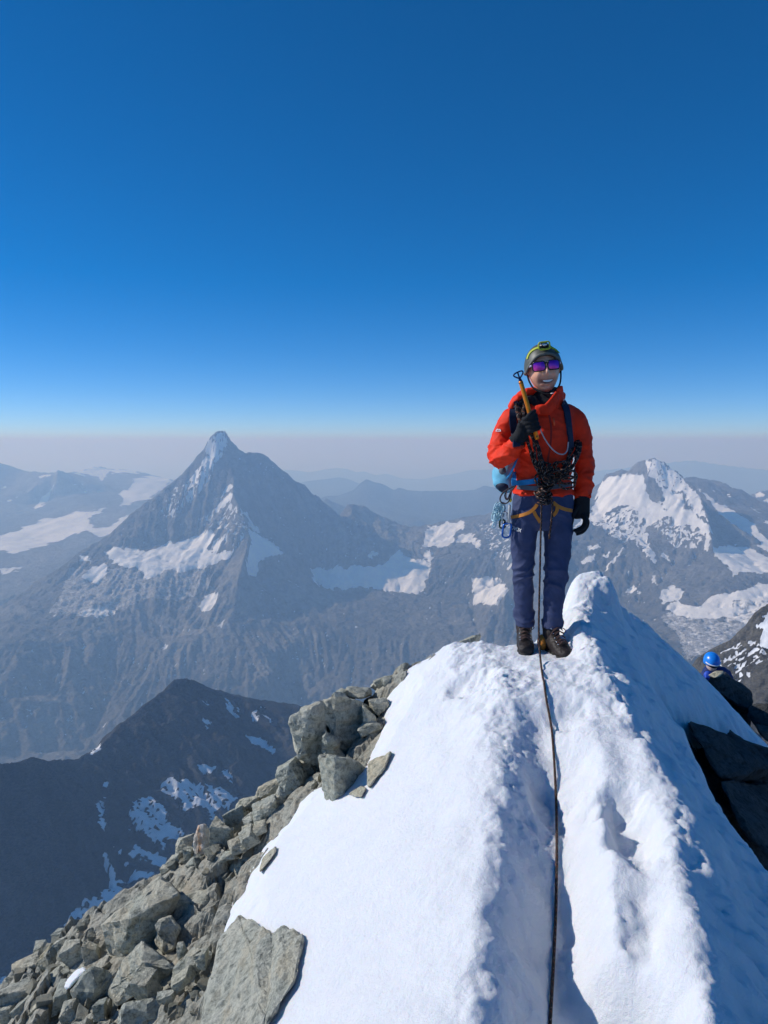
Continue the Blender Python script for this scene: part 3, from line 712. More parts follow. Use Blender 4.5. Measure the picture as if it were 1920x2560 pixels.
# =========================== bedrock height field
def blocks(x, y, size, seed, aspect=1.0, ang=0.0):
    """voronoi blocks, each with its own tilt and height: broken slabs"""
    ca, sa = math.cos(ang), math.sin(ang)
    X = (x * ca + y * sa) / size; Y = (-x * sa + y * ca) / (size * aspect)
    xi = np.floor(X).astype(int); yi = np.floor(Y).astype(int)
    rng = np.random.RandomState(seed)
    tab = rng.rand(64, 64, 5)
    best = np.full(X.shape, 9e9); second = np.full(X.shape, 9e9); val = np.zeros(X.shape)
    for dx in (-1, 0, 1):
        for dy in (-1, 0, 1):
            t = tab[(xi + dx) % 64, (yi + dy) % 64]
            px = xi + dx + t[..., 0]; py = yi + dy + t[..., 1]
            d = np.hypot(X - px, Y - py)
            v = (t[..., 2] - .5) + (t[..., 3] - .5) * 1.3 * (X - px) + (t[..., 4] - .5) * 1.3 * (Y - py)
            n = d < best
            second = np.where(n, best, np.minimum(second, d))
            val = np.where(n, v, val); best = np.where(n, d, best)
    crack = sstep(.0, .10, second - best)
    return val, crack

def bedrock_z(x, y):
    b = ridge_base(x, y)
    wx = x + .06 * fbm2(x * 3, y * 3, 3, 81); wy = y + .06 * fbm2(x * 3, y * 3, 3, 82)
    v1, c1 = blocks(wx, wy, .62, 5, 1.5, .5)
    v2, c2 = blocks(wx, wy, .24, 6, 1.3, -.3)
    v3, c3 = blocks(wx, wy, .09, 7, 1.2, .8)
    z = b - .10 + .17 * v1 + .085 * v2 + .032 * v3 - .05 * (1 - c1) - .022 * (1 - c2) - .006 * (1 - c3)
    z += .02 * fbm2(x * 8, y * 8, 4, 83) + .05 * fbm2(x * 1.3, y * 1.3, 3, 84)
    return z

cellb = .0165
bx_, by_ = np.meshgrid(np.arange(-3.9, 1.0, cellb), np.arange(1.25, 5.6, cellb))
bz_ = bedrock_z(bx_, by_)
keep = (project(np.stack([bx_, by_, bz_], -1))[0] > -260) & (poly_dist(bx_, by_, snow_poly) < .35)
Fq, used = grid_faces(bx_.shape[1], bx_.shape[0], keep.ravel())
link('rock_slope', mesh_from('rock_slope', np.stack([bx_, by_, bz_], -1).reshape(-1, 3)[used], Fq, False), M_bed, kind='structure')

bx_, by_ = np.meshgrid(np.arange(1.3, 4.6, .022), np.arange(1.6, 6.6, .022))
v1, c1 = blocks(bx_, by_ * 1.0, 1.05, 15, .55, .12)
v2, c2 = blocks(bx_, by_, .3, 16, 1.6, .9)
bz_ = ridge_base(bx_, by_) - .13 + .11 * v1 + .04 * v2 - .10 * (1 - c1) - .015 * (1 - c2) + .03 * fbm2(bx_ * 4, by_ * 4, 5, 85)
keep = poly_dist(bx_, by_, rr) > -.5
Fq, used = grid_faces(bx_.shape[1], bx_.shape[0], keep.ravel())
M_darkrock = rock_material('dark_rock', (.022, .025, .028), (.055, .06, .062), (.10, .105, .105), (.07, .065, .055), .8, False)  # even darker rock colour for the right flank and the blocks beyond
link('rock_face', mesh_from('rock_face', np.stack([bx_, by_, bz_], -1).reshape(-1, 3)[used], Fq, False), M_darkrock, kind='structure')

# the slope the second climber is on
bx_, by_ = np.meshgrid(np.arange(2.2, 9.0, .06), np.arange(6.2, 15.0, .06))
v1, c1 = blocks(bx_, by_, 1.2, 25, .8, .3); v2, c2 = blocks(bx_, by_, .4, 26, 1.2, 1.0)
bz_ = -4.35 - .55 * (bx_ - 4.6) - .12 * (by_ - 10) + .35 * v1 + .12 * v2 - .1 * (1 - c1) - 1.3 * softplus(by_ - 13, .3) - 1.2 * softplus(2.9 - bx_, .2)
link('lower_rock_slope', mesh_from('lower_rock_slope', np.stack([bx_, by_, bz_], -1).reshape(-1, 3), grid_faces(bx_.shape[1], bx_.shape[0]), False), M_bed, kind='structure')

# =========================== snow
def gauss(x, y, cx, cy, sx, sy, rot=0.0):
    c, s = math.cos(rot), math.sin(rot)
    x = x + .03 * perlin2(x * 9, y * 9, 64) + .012 * perlin2(x * 25, y * 25, 65); y = y + .04 * perlin2(x * 8, y * 8, 66)
    X = ((x - cx) * c + (y - cy) * s) / sx; Y = (-(x - cx) * s + (y - cy) * c) / sy
    return np.exp(-(X ** 4 + Y ** 4 + X * X * Y * Y * 2) * .7)

PRINTS = []           # boot prints (x, y, length along, width, rot, depth)
for (u, v, lw, ll, rot, dep) in ((1575, 2010, .085, .21, -.1, .11), (1490, 2450, .19, .19, .3, .17), (1370, 1900, .07, .15, .2, .06), (1610, 2260, .06, .13, -.3, .05), (1430, 1760, .09, .12, .4, .05), (1180, 1700, .10, .13, .5, .06), (1465, 2180, .06, .14, .1, .03)):
    h = hit(u, v)
    PRINTS.append((h[0], h[1], lw, ll, rot, dep))

def snow_z(x, y):
    b = ridge_base(x, y)
    sd1 = poly_dist(x, y, snow_poly)
    sd1 = sd1 + .035 * fbm2(x * 5, y * 5, 3, 91) + .008 * fbm2(x * 22, y * 22, 3, 92)
    sd2 = -poly_dist(x, y, rr) + .05 * fbm2(x * 4, y * 4, 3, 93) + .010 * fbm2(x * 16, y * 16, 2, 94)
    e1 = np.sqrt(np.clip(sd1, 0, .22) / .22); e2 = np.sqrt(np.clip(sd2, 0, .10) / .10)
    thick = np.where(sd1 > 0, .16 * e1, sd1 * 2.2) - .16
    thick = thick + np.where(sd2 > 0, .10 * e2, sd2 * 1.6) - .10
    xl = np.interp(y, ys_l, xs_l); xr = np.interp(y, ys_r, xs_r)
    path = sstep(xl - .16, xl + .02, x) * (1 - sstep(xr - .02, xr + .08, x))
    lipl = np.exp(-((x - xl) / .13) ** 2)
    lband = sstep(xl - .75, xl - .08, x) * (1 - sstep(xl - .02, xl + .08, x))
    rfl = sstep(xr, xr + .12, x)
    plat = sstep(3.3, 4.0, y) * (1 - sstep(4.9, 5.2, y)) * sstep(.25, .62, x) * (1 - sstep(xr - .02, xr + .1, x))
    z = b + trench(x, y)
    for (cx, cy, lw, ll, rot, dep) in PRINTS:
        z = z - dep * gauss(x, y, cx, cy, lw, ll, rot)
    n_lump = fbm2(x * 6.5, y * 6.5, 4, 95, .55)
    wv = .03 * fbm2(x * 9, y * 9, 2, 99)
    n_crumb = fbm2((x + wv) * 24, (y + wv) * 24, 3, 96, .6)
    bill = .35 + .55 * fbm2((x - wv) * 10, (y + wv) * 10, 3, 105, .5)          # billowy knobs with creases
    n_gr = fbm2(x * 60, y * 60, 2, 97, .6)
    patch = sstep(-.15, .45, fbm2(x * 2.3, y * 2.3, 2, 108))
    z = z + path * (.020 * fbm2(x * 3.4, y * 3.4, 3, 107, .5) + patch * (.010 * n_lump + .008 * (bill - .35) + .004 * n_crumb) + .0012 * n_gr + .0018 * n_crumb)
    z = z + plat * (.026 * fbm2(x * 4, y * 4, 3, 98) + .010 * fbm2(x * 9, y * 9, 3, 106, .5) + .003 * n_crumb)
    z = z + lipl * (.016 * n_lump + .02 * fbm2(x * 2.6, y * 2.6, 2, 100))
    cup = .6 + .6 * fbm2(x * 6.5, y * 4.5, 3, 101)
    z = z + lband * (.010 * (cup - .6) + .0022 * n_crumb + .012 * fbm2(x * 4, y * 2.5, 2, 109))
    z = z + rfl * (.05 * fbm2(x * 2.2 + y * .6, y * 3.2, 3, 102) + .045 * fbm2(x * 3.0 + y * 1.6, y * 6.5, 4, 103, .6) + .004 * n_crumb)
    z = z + .004 * fbm2(x * 3.3, y * 3.3, 3, 104) + .0012 * n_gr
    crest = np.exp(-((x - xr) / .05) ** 2)
    z = z + crest * (.0025 * n_crumb + .02 * n_lump + .006 * bill)
    stand = np.exp(-(((x - .93) / .19) ** 4 + ((y - 4.46) / .26) ** 4))
    z = z * (1 - stand) + stand * (-1.247 + .010 * n_lump + .004 * n_crumb)
    return z + thick

def snow_at(x, y): return float(snow_z(np.array([x]), np.array([y]))[0])

cs = .0088
sx_, sy_ = np.meshgrid(np.arange(-1.15, 3.6, cs), np.arange(1.42, 6.3, cs))
sz_ = snow_z(sx_, sy_)
uu, vv = project(np.stack([sx_, sy_, sz_], -1))
keep = (poly_dist(sx_, sy_, snow_poly) > -.14) & (poly_dist(sx_, sy_, rr) < .05) & (uu > 300) & (uu < 2250) & (vv < 2800)
Fq, used = grid_faces(sx_.shape[1], sx_.shape[0], keep.ravel())
ms = Mat('summit_snow', .62, (.86, .885, .92), .35)
co = ms.coord('Object')
g1 = ms.noise(co, 55, 5, .7); g2 = ms.noise(co, 260, 4, .75); g3 = ms.noise(co, 14, 4, .6)
ms.base(ms.mix(ms.ramp(g3, [(.35, 0.), (.7, 1.)]), (.87, .885, .905), (.83, .85, .88)))
hh = ms.math('ADD', ms.math('MULTIPLY', g1, .8), ms.math('MULTIPLY', g2, .35))
ms.bump(hh, .9, .014)
ms.b.inputs['Subsurface Weight'].default_value = .35
ms.b.inputs['Subsurface Radius'].default_value = (.012, .022, .034)
ms.b.inputs['Subsurface Scale'].default_value = 1.0
M_snow = ms.m
link('summit_snow', mesh_from('summit_snow', np.stack([sx_, sy_, sz_], -1).reshape(-1, 3)[used], Fq, True), M_snow, kind='structure')

# unseen snow crest added behind the hump to shade the rocks, dropping away rightward
kx, ky = np.meshgrid(np.arange(1.2, 5.6, .035), np.arange(5.9, 13.5, .035))
kc = np.interp(ky, [5.9, 7.5, 9.5, 12, 13.5], [2.2, 2.85, 3.6, 4.4, 5.0]); kz = np.interp(ky, [5.9, 7.5, 9.6, 10.8, 13.5], [-1.75, -2.0, -2.54, -3.2, -4.6])
kzz = kz - softplus(kc - kx, .1) * 1.25 - softplus(kx - kc, .1) * 1.05 + .04 * fbm2(kx * 3, ky * 3, 4, 121)
link('hidden_snow_ridge', mesh_from('hidden_snow_ridge', np.stack([kx, ky, kzz], -1).reshape(-1, 3), grid_faces(kx.shape[1], kx.shape[0]), True), M_snow, kind='structure')
# ================================================================== boulders and loose stones
def hull_mesh(bm, pts, M=None):
    """adds the convex hull of pts to bm"""
    vs = [bm.verts.new(p) for p in pts]
    r = bmesh.ops.convex_hull(bm, input=vs, use_existing_faces=False)
    dead = [g for g in r['geom_interior'] if isinstance(g, bmesh.types.BMVert)] + [g for g in r['geom_unused'] if isinstance(g, bmesh.types.BMVert)]
    if dead: bmesh.ops.delete(bm, geom=list(set(dead)), context='VERTS')

def finish_rock(bm, name, edge, rough, seed, bev=.03):
    """bevel the arrises, split the faces and roughen the surface"""
    bmesh.ops.dissolve_limit(bm, angle_limit=R(9), verts=bm.verts, edges=bm.edges)
    bmesh.ops.bevel(bm, geom=list(bm.edges), offset=bev, segments=1, affect='EDGES', clamp_overlap=True)
    bmesh.ops.triangulate(bm, faces=bm.faces)
    for _ in range(4):
        long = [e for e in bm.edges if e.calc_length() > edge]
        if not long or len(bm.faces) > 5000: break
        bmesh.ops.subdivide_edges(bm, edges=long, cuts=1)
        bmesh.ops.triangulate(bm, faces=[f for f in bm.faces if len(f.verts) > 3])
    bm.normal_update()
    P = np.array([v.co for v in bm.verts]); N = np.array([v.normal for v in bm.verts])
    d = rough * (.8 * fbm3(P / (rough * 14), 3, seed) + .5 * (1 - np.abs(fbm3(P / (rough * 5), 3, seed + 5)) * 2))
    strat = P @ np.array((.25, .1, .96)) / (rough * 5.5)
    d = d + rough * .5 * np.where((strat + .5 * fbm3(P / (rough * 9), 2, seed + 8)) % 1 < .55, .5, -.5)
    P2 = P + N * d[:, None]
    for v, p in zip(bm.verts, P2): v.co = p
    me = bpy.data.meshes.new(name)
    bm.to_mesh(me); bm.free()
    return me

def stone_pts(rng, dims, boxy=.72, n=10):
    """jittered box corners plus a few face points: an angular stone"""
    w, d, h = dims
    pts = []
    for sx in (-1, 1):
        for sy in (-1, 1):
            for sz in (-1, 1):
                j = rng.uniform(.55, 1.0, 3) if rng.rand() < .75 else rng.uniform(.25, .7, 3)
                pts.append((sx * w / 2 * j[0], sy * d / 2 * j[1], sz * h / 2 * j[2]))
    for _ in range(n):
        v = rng.normal(size=3); v /= np.abs(v).max() * (1 - boxy) + np.linalg.norm(v) * boxy
        v *= rng.uniform(.86, 1.04)
        pts.append((v[0] * w / 2, v[1] * d / 2, v[2] * h / 2))
    return pts

def make_stone_mesh(name, dims, seed, edge=None, rough=None, n=4):
    rng = np.random.RandomState(seed)
    bm = bmesh.new()
    hull_mesh(bm, stone_pts(rng, dims, n=n))
    s = max(dims)
    return finish_rock(bm, name, edge or s * .085, rough or s * .022, seed, s * .012)

def slope_hit(u, v, ymax=4.85):
    h = hit(u, v, -.09, 6.0)
    if h is None or h[1] > ymax:
        h = at_y(u, v, ymax)
    return h

def px_size(n_px, p):
    depth = p[1] * math.cos(PITCH) - p[2] * math.sin(PITCH)
    return n_px * depth / F_PX

GRP_STONE = 'loose stones on the summit slope'
stone_no = [0]
def stone(u, v, w, h, rot=0., label=None, group=None, mat=None, depth=.85, ymax=4.85, name='stone', sink=.15, seed=None, lift=0.0):
    """one stone whose middle shows at photo pixel (u, v), w x h pixels"""
    stone_no[0] += 1
    seed = seed or 200 + stone_no[0]
    p = slope_hit(u, v + h * .28, ymax)
    W, Hh = px_size(w, p), px_size(h, p)
    q = at_y(u, v, p[1] - .12 * W + lift)
    me = make_stone_mesh(name, (W * 1.12, min(W, Hh) * depth * 1.25 + .03, Hh * 1.12), seed)
    o = link(name, me, mat or M_stone)
    o.location = q
    rng = random.Random(seed)
    o.rotation_euler = (rng.uniform(-.25, .1), -rot, rng.uniform(-.35, .35))
    o['label'] = label or 'angular grey-green stone lying loose on the rocky summit slope'
    o['category'] = 'stone'
    if group or not label: o['group'] = group or GRP_STONE
    return o

def rock_chunks(name, chunks, label, mat=M_stone, edge=.05, rough=.014, bev=.006, seed=1, cat='boulder'):
    """a boulder made of fused chunks; each chunk = outline of (u, v) pixels, distance y, thickness, (bulge)"""
    allbm = bmesh.new()
    base = None
    for outl, y, thick, bulge in chunks:
        bm = allbm
        pts = []
        c = np.mean(np.array(outl), 0)
        rng = np.random.RandomState(seed + len(outl))
        for (u, v) in outl:
            yy = y
            if y is None:
                h = hit(u, min(v, 2790)); yy = (h[1] if h is not None else 4.7) - .05
            pts.append(at_y(u, v, yy + rng.uniform(-.25, .25) * thick * (0 if y is None else 1)))
            cu, cv = c[0] + (u - c[0]) * .9, c[1] + (v - c[1]) * .9
            pts.append(at_y(cu, cv, yy + thick))
        for (u, v, dy) in bulge: pts.append(at_y(u, v, (y if y is not None else hit(u, v)[1]) + dy))
        hull_mesh(bm, [Vector(p) for p in pts])
    P = np.array([v.co for v in allbm.verts])
    org = Vector((P[:, 0].mean(), P[:, 1].mean(), P[:, 2].min()))
    for v in allbm.verts: v.co -= org
    me = finish_rock(allbm, name, edge, rough, seed, bev)
    o = link(name, me, mat)
    o.location = org
    o['label'] = label; o['category'] = cat
    return o

def r5(p): return [(x * .4822, 1800 + y * .4822) for x, y in p]
def r6(p): return [(600 + x * .4219, 1500 + y * .4219) for x, y in p]
def r8(p): return [(1680 + x * .2712, 1600 + y * .2712) for x, y in p]
def b6(*p): return [(600 + x * .4219, 1500 + y * .4219, d) for x, y, d in p]
def b5(*p): return [(x * .4822, 1800 + y * .4822, d) for x, y, d in p]

yA = 4.72
rock_chunks('boulder', [
    (r6([(298, 695), (430, 640), (480, 600), (560, 580), (520, 780), (470, 1000), (345, 930), (330, 850)]), yA, .45, b6((430, 780, -.10), (400, 880, -.08))),
    (r6([(470, 620), (570, 560), (720, 600), (800, 680), (760, 840), (700, 960), (560, 880), (500, 740)]), yA + .06, .5, b6((560, 760, -.06), (640, 870, -.05))),
    (r6([(510, 770), (570, 830), (640, 940), (600, 1010), (520, 990), (480, 900)]), yA - .10, .3, b6((570, 900, -.06)))],
    'large craggy overhanging boulder with pale left side beside the snow edge', seed=3, edge=.03, rough=.028)
rock_chunks('boulder', [
    (r6([(470, 930), (560, 930), (700, 970), (765, 1010), (740, 1100), (640, 1180), (550, 1255), (500, 1130)]), 4.02, .6, b6((580, 1000, -.08), (560, 1120, -.06)))],
    'wedge-shaped boulder under the craggy overhang, its foot in the snow', seed=5, edge=.035, rough=.014)
rock_chunks('boulder', [(r6([(760, 960), (895, 900), (860, 990), (800, 1060), (760, 1115)]), None, .2, [])], 'thin rock fin sticking out of the snow right of the wedge boulder', seed=6, edge=.03, rough=.008)
rock_chunks('boulder', [(r6([(640, 1150), (720, 1100), (750, 1110), (720, 1170)]), None, .15, [])], 'small half-buried rock at the foot of the wedge boulder', seed=7, edge=.03, rough=.006)
rock_chunks('boulder', [
    (r6([(780, 510), (800, 480), (870, 462), (985, 470), (950, 530), (900, 590), (850, 560)]), yA + .35, .3, []), (r6([(850, 470), (985, 468), (940, 545), (860, 560)]), yA + .25, .25, [])],
    'flat-topped boulder on the skyline where the snow edge begins', seed=8, edge=.04, rough=.013)
rock_chunks('boulder', [(r6([(630, 520), (770, 520), (780, 560), (730, 580), (640, 575)]), yA + .22, .25, [])], 'flat slab perched on top of the craggy overhang', seed=9, edge=.035, rough=.009)
rock_chunks('boulder', [(r6([(570, 545), (610, 528), (640, 535), (625, 580), (575, 585)]), yA + .2, .2, [])], 'small dark block beside the perched flat slab', seed=10, edge=.03, rough=.008)
rock_chunks('boulder', [(r6([(725, 620), (800, 690), (810, 720), (770, 730), (730, 720)]), yA - .06, .16, [])], 'pale triangular block leaning on the overhang boulder', seed=11, edge=.03, rough=.007)
rock_chunks('boulder', [(r6([(760, 590), (870, 580), (880, 630), (820, 690), (770, 640)]), yA + .05, .2, [])], 'light block wedged between flat-topped boulder and snow', seed=12, edge=.03, rough=.008)
rock_chunks('boulder', [(r6([(695, 770), (740, 720), (800, 720), (850, 750), (800, 800), (720, 815)]), yA - .08, .2, [])], 'grey block resting at the snow edge below the pale triangle', seed=13, edge=.03, rough=.008)
rock_chunks('boulder', [(r6([(1070, 420), (1180, 300), (1270, 262), (1280, 320), (1180, 360), (1120, 395)]), 4.98, .3, []), (r6([(1250, 270), (1400, 210), (1425, 205), (1370, 330), (1290, 390), (1255, 395), (1270, 320)]), 4.92, .35, [])],
            'long green-grey rock poking from the snow on the skyline by the climber', seed=14, edge=.04, rough=.012)
# foreground slab
rock_chunks('boulder', [
    (r5([(1135, 1170), (1165, 1100), (1240, 1008), (1330, 1060), (1410, 1110), (1420, 1250), (1400, 1480), (1360, 1620), (1060, 1640), (1060, 1480), (1130, 1310), (1148, 1210)]), None, .5, b5((1250, 1180, -.10), (1200, 1420, -.10), (1330, 1300, -.10))),
    (r5([(1400, 1120), (1445, 1066), (1500, 1075), (1572, 1122), (1560, 1210), (1530, 1350), (1430, 1500), (1370, 1600), (1380, 1300)]), None, .45, b5((1470, 1200, -.09)))],
    'big pale green slab with notched top standing in the lower snow', seed=15, edge=.035, rough=.013, bev=.008)
# snow-side slab sliver
rock_chunks('boulder', [(r5([(1345, 790), (1360, 720), (1430, 655), (1425, 690), (1390, 740)]), None, .10, [])], 'thin rock sliver showing through a melt hollow in the snow', seed=16, edge=.03, rough=.006)

# the big fractured outcrop
rock_chunks('outcrop', [
    (r5([(520, 1060), (600, 990), (720, 900), (830, 820), (930, 900), (930, 1010), (830, 1130), (740, 1190), (600, 1330), (560, 1200)]), 4.12, .55, b5((680, 1020, -.12), (640, 1180, -.10), (800, 960, -.1))),
    (r5([(820, 1060), (880, 1020), (920, 1080), (900, 1180), (850, 1210), (820, 1150)]), 3.92, .25, []),
    (r5([(640, 1260), (740, 1150), (850, 1230), (920, 1290), (780, 1340), (600, 1480), (560, 1420)]), 3.7, .4, b5((740, 1260, -.06)))],
    'large fractured outcrop with dark recesses in the middle of the rock slope', seed=17, edge=.045, rough=.02, cat='rock')
rock_chunks('outcrop', [(r5([(870, 840), (960, 750), (1010, 770), (1080, 830), (1000, 890), (920, 920)]), 4.55, .35, []), (r5([(900, 930), (1000, 900), (1120, 850), (1180, 900), (1160, 980), (1060, 1080), (960, 1150), (930, 1040)]), 4.18, .45, b5((1050, 950, -.08)))],
    'stepped cracked slabs between the fractured outcrop and the snow', seed=18, edge=.045, rough=.016, cat='rock')
rock_chunks('outcrop', [(r5([(1060, 770), (1130, 720), (1190, 720), (1180, 800), (1140, 850)]), 4.5, .3, []), (r5([(1150, 840), (1210, 730), (1310, 680), (1260, 780), (1190, 870)]), 4.3, .3, [])],
    'two flat slabs split by a dark crack beside the snow', seed=19, edge=.04, rough=.012, cat='rock')
rock_chunks('outcrop', [(r5([(380, 1400), (480, 1290), (580, 1310), (640, 1420), (560, 1560), (420, 1560)]), 3.95, .35, b5((500, 1400, -.05))), (r5([(640, 1480), (800, 1440), (980, 1450), (1060, 1500), (1060, 1640), (600, 1640)]), 3.45, .35, b5((800, 1540, -.05)))],
    'low weathered ledge at the foot of the rock slope', seed=20, edge=.05, rough=.018, cat='rock')
rock_chunks('outcrop', [(r5([(900, 1290), (1010, 1180), (1100, 1200), (1080, 1330), (980, 1430), (880, 1400)]), 3.6, .3, b5((1000, 1300, -.05)))],
    'broken rock ledge left of the big pale slab', seed=22, edge=.045, rough=.016, cat='rock')

def S5(cx, cy, w, h, rot=0., **k): return stone(cx * .4822, 1800 + cy * .4822, w * .4822, h * .4822, rot, **k)
S5(1510, 295, 130, 150, .6, label='tall tilted stone at the lower left of the overhang boulder')
S5(1580, 235, 90, 70, .2, label='small block tucked under the overhang boulder')
S5(1385, 362, 170, 80, .25, label='flat plate-like slab lying at the top of the stone chain'); S5(1465, 375, 80, 70, -.6)
S5(1420, 420, 130, 60, .3); S5(1290, 435, 160, 70, .25, label='long dark slab capping a round boulder')
S5(1220, 500, 115, 140, .3, label='squat boulder under the long dark slab'); S5(1370, 475, 140, 100, .3, label='light triangular boulder next to the snow edge'); S5(1298, 527, 62, 66, .1); S5(1290, 575, 64, 50, .4)
S5(1292, 612, 92, 84, .5); S5(1240, 655, 92, 66, .3); S5(1190, 703, 92, 42, .2); S5(1350, 560, 80, 60, .4); S5(1180, 610, 70, 90, 0)
S5(1150, 600, 110, 160, -.1, label='dark rounded boulder behind the rust-streaked stone')
rock_chunks('stone', [(r5([(1002, 715), (1008, 610), (1032, 542), (1062, 540), (1092, 590), (1086, 690), (1052, 722)]), 4.62, .14, b5((1045, 630, -.03)))], 'upright white stone with a rust-orange streak', M_rust, seed=311, edge=.03, rough=.008, cat='stone')
S5(985, 690, 50, 90, .1); S5(955, 645, 110, 90, .4, label='dark angular block left of the rust-streaked stone'); S5(900, 735, 115, 60, .7); S5(870, 775, 70, 34, .2); S5(1010, 740, 80, 50, 0)
S5(452, 1082, 80, 80, -.5); S5(322, 1118, 72, 56, .3); S5(330, 1172, 84, 84, .6); S5(262, 1240, 80, 100, .9, label='bright wedge stone catching the sun on the left edge', mat=M_pale); S5(390, 1220, 100, 150, .35); S5(485, 1200, 90, 130, .1)
S5(215, 1185, 60, 60, .3); S5(250, 1180, 70, 50, .1); S5(400, 1130, 80, 60, .2); S5(150, 1290, 180, 120, .3, label='broad brown boulder at the far left skyline', ymax=4.75); S5(85, 1345, 90, 60, .2); S5(290, 1345, 190, 90, .5, label='long dark tilted slab on the lower left slope')
S5(80, 1420, 180, 120, .1, label='big dark block at the lower left corner of the slope', ymax=4.6); S5(40, 1510, 110, 90, .2); S5(130, 1500, 80, 90, .6); S5(215, 1490, 80, 90, .7); S5(330, 1440, 110, 110, .2); S5(250, 1420, 70, 60, 0)
S5(760, 1390, 96, 140, .2, label='pale triangular stone lying alone on the ledge', mat=M_stone, seed=402); S5(950, 1350, 110, 60, .6); S5(520, 1500, 66, 80, .1); S5(375, 1525, 84, 110, .5); S5(460, 1330, 90, 60, .2); S5(860, 1440, 110, 50, .3); S5(1000, 1270, 60, 60, .2)
S5(700, 1230, 60, 40, .3); S5(940, 1190, 50, 90, .2); S5(150, 1560, 80, 40, .1, label='small reddish stone among the lower left rubble', mat=M_rust)
S5(1010, 1220, 70, 40, .5); S5(1050, 1240, 60, 90, .2)

# small rubble, eight shared shapes
rub = [make_stone_mesh('rubble_stone', (1.0, .8, .55 + .05 * (k % 4)), 700 + k, .2, .03, 4) for k in range(8)]
rng = random.Random(5)
zones = [(r5([(180, 1230), (460, 1080), (520, 1200), (560, 1330), (420, 1560), (60, 1570), (30, 1400)]), 48, (.03, .10)), (r5([(850, 780), (1300, 520), (1400, 480), (1280, 700), (1080, 840), (900, 800)]), 38, (.03, .09)),
         (r5([(820, 1440), (900, 1250), (1090, 1180), (1080, 1350), (950, 1480)]), 20, (.025, .08)), (r5([(560, 1400), (780, 1200), (900, 1150), (900, 1300), (700, 1570), (560, 1570)]), 12, (.02, .06)), (r5([(1300, 560), (1560, 200), (1600, 260), (1420, 470)]), 12, (.03, .08))]
for poly, n, (a, b) in zones:
    xs = [p[0] for p in poly]; ysz = [p[1] for p in poly]; k = 0
    while k < n:
        u, v = rng.uniform(min(xs), max(xs)), rng.uniform(min(ysz), max(ysz))
        if not in_poly(np.array([u]), np.array([v]), poly)[0]: continue
        h = slope_hit(u, v, 4.7)
        z = float(bedrock_z(np.array([h[0]]), np.array([h[1]]))[0])
        s = rng.uniform(a, b) * (1.5 if rng.random() < .15 else 1)
        o = link('rubble_stone', rub[k % 8], M_stone)
        o.location = (h[0], h[1], z + s * .12)
        o.rotation_euler = (rng.uniform(-.5, .5), rng.uniform(-.2, .9), rng.uniform(0, 6.28))
        o.scale = (s, s, s)
        o['label'] = 'small rubble stone scattered among the larger rocks'; o['category'] = 'stone'; o['group'] = 'small rubble on the summit slope'
        k += 1
rock_chunks('snow_patch', [(r5([(330, 1395), (345, 1352), (395, 1298), (440, 1280), (452, 1296), (405, 1345), (355, 1398)]), None, .12, b5((390, 1330, -.10)))], 'small leftover snow strip among the rubble stones', M_snow, seed=23, edge=.03, rough=.004, bev=.01, cat='snow')

# ---- rocks beside the second climber (in shade)
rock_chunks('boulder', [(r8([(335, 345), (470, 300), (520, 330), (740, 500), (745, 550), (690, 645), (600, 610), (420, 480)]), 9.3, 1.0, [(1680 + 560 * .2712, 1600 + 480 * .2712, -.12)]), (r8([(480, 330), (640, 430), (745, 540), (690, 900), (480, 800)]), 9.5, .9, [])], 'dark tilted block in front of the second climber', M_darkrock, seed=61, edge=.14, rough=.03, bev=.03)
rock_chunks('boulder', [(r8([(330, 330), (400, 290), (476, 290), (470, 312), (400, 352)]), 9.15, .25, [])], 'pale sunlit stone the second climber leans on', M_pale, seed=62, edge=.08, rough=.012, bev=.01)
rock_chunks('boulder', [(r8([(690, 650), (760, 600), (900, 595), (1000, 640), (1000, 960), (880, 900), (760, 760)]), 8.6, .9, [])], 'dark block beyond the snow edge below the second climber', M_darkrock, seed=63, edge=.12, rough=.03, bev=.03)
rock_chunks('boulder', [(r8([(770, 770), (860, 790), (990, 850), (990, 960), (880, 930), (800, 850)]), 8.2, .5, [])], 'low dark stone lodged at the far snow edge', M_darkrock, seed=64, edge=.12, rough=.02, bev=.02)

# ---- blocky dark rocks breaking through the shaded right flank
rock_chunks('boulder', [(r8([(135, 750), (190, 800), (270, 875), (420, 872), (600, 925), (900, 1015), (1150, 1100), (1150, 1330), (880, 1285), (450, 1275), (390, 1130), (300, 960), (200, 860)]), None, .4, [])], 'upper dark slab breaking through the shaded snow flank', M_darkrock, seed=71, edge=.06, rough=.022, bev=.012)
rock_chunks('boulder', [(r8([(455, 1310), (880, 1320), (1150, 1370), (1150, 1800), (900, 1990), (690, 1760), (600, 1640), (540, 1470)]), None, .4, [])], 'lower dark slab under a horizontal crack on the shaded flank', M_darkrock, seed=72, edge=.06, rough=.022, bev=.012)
# ================================================================== people and their gear
def fabric(name, col, rough=.75, bump=.25, sc=1.0, sheen=.0, spec=.25):
    m = Mat(name, rough, col, spec)
    co = m.coord('Object')
    n = m.noise(co, 14 * sc, 5, .6); w = m.noise(co, 160 * sc, 3, .6)
    c2 = tuple(min(1, c * 1.18) for c in col); c1 = tuple(c * .82 for c in col)
    m.base(m.mix(m.ramp(n, [(.3, 0.), (.7, 1.)]), c1, c2))
    m.bump(m.math('ADD', n, m.math('MULTIPLY', w, .25)), bump, .01)
    m.b.inputs['Sheen Weight'].default_value = sheen
    return m.m

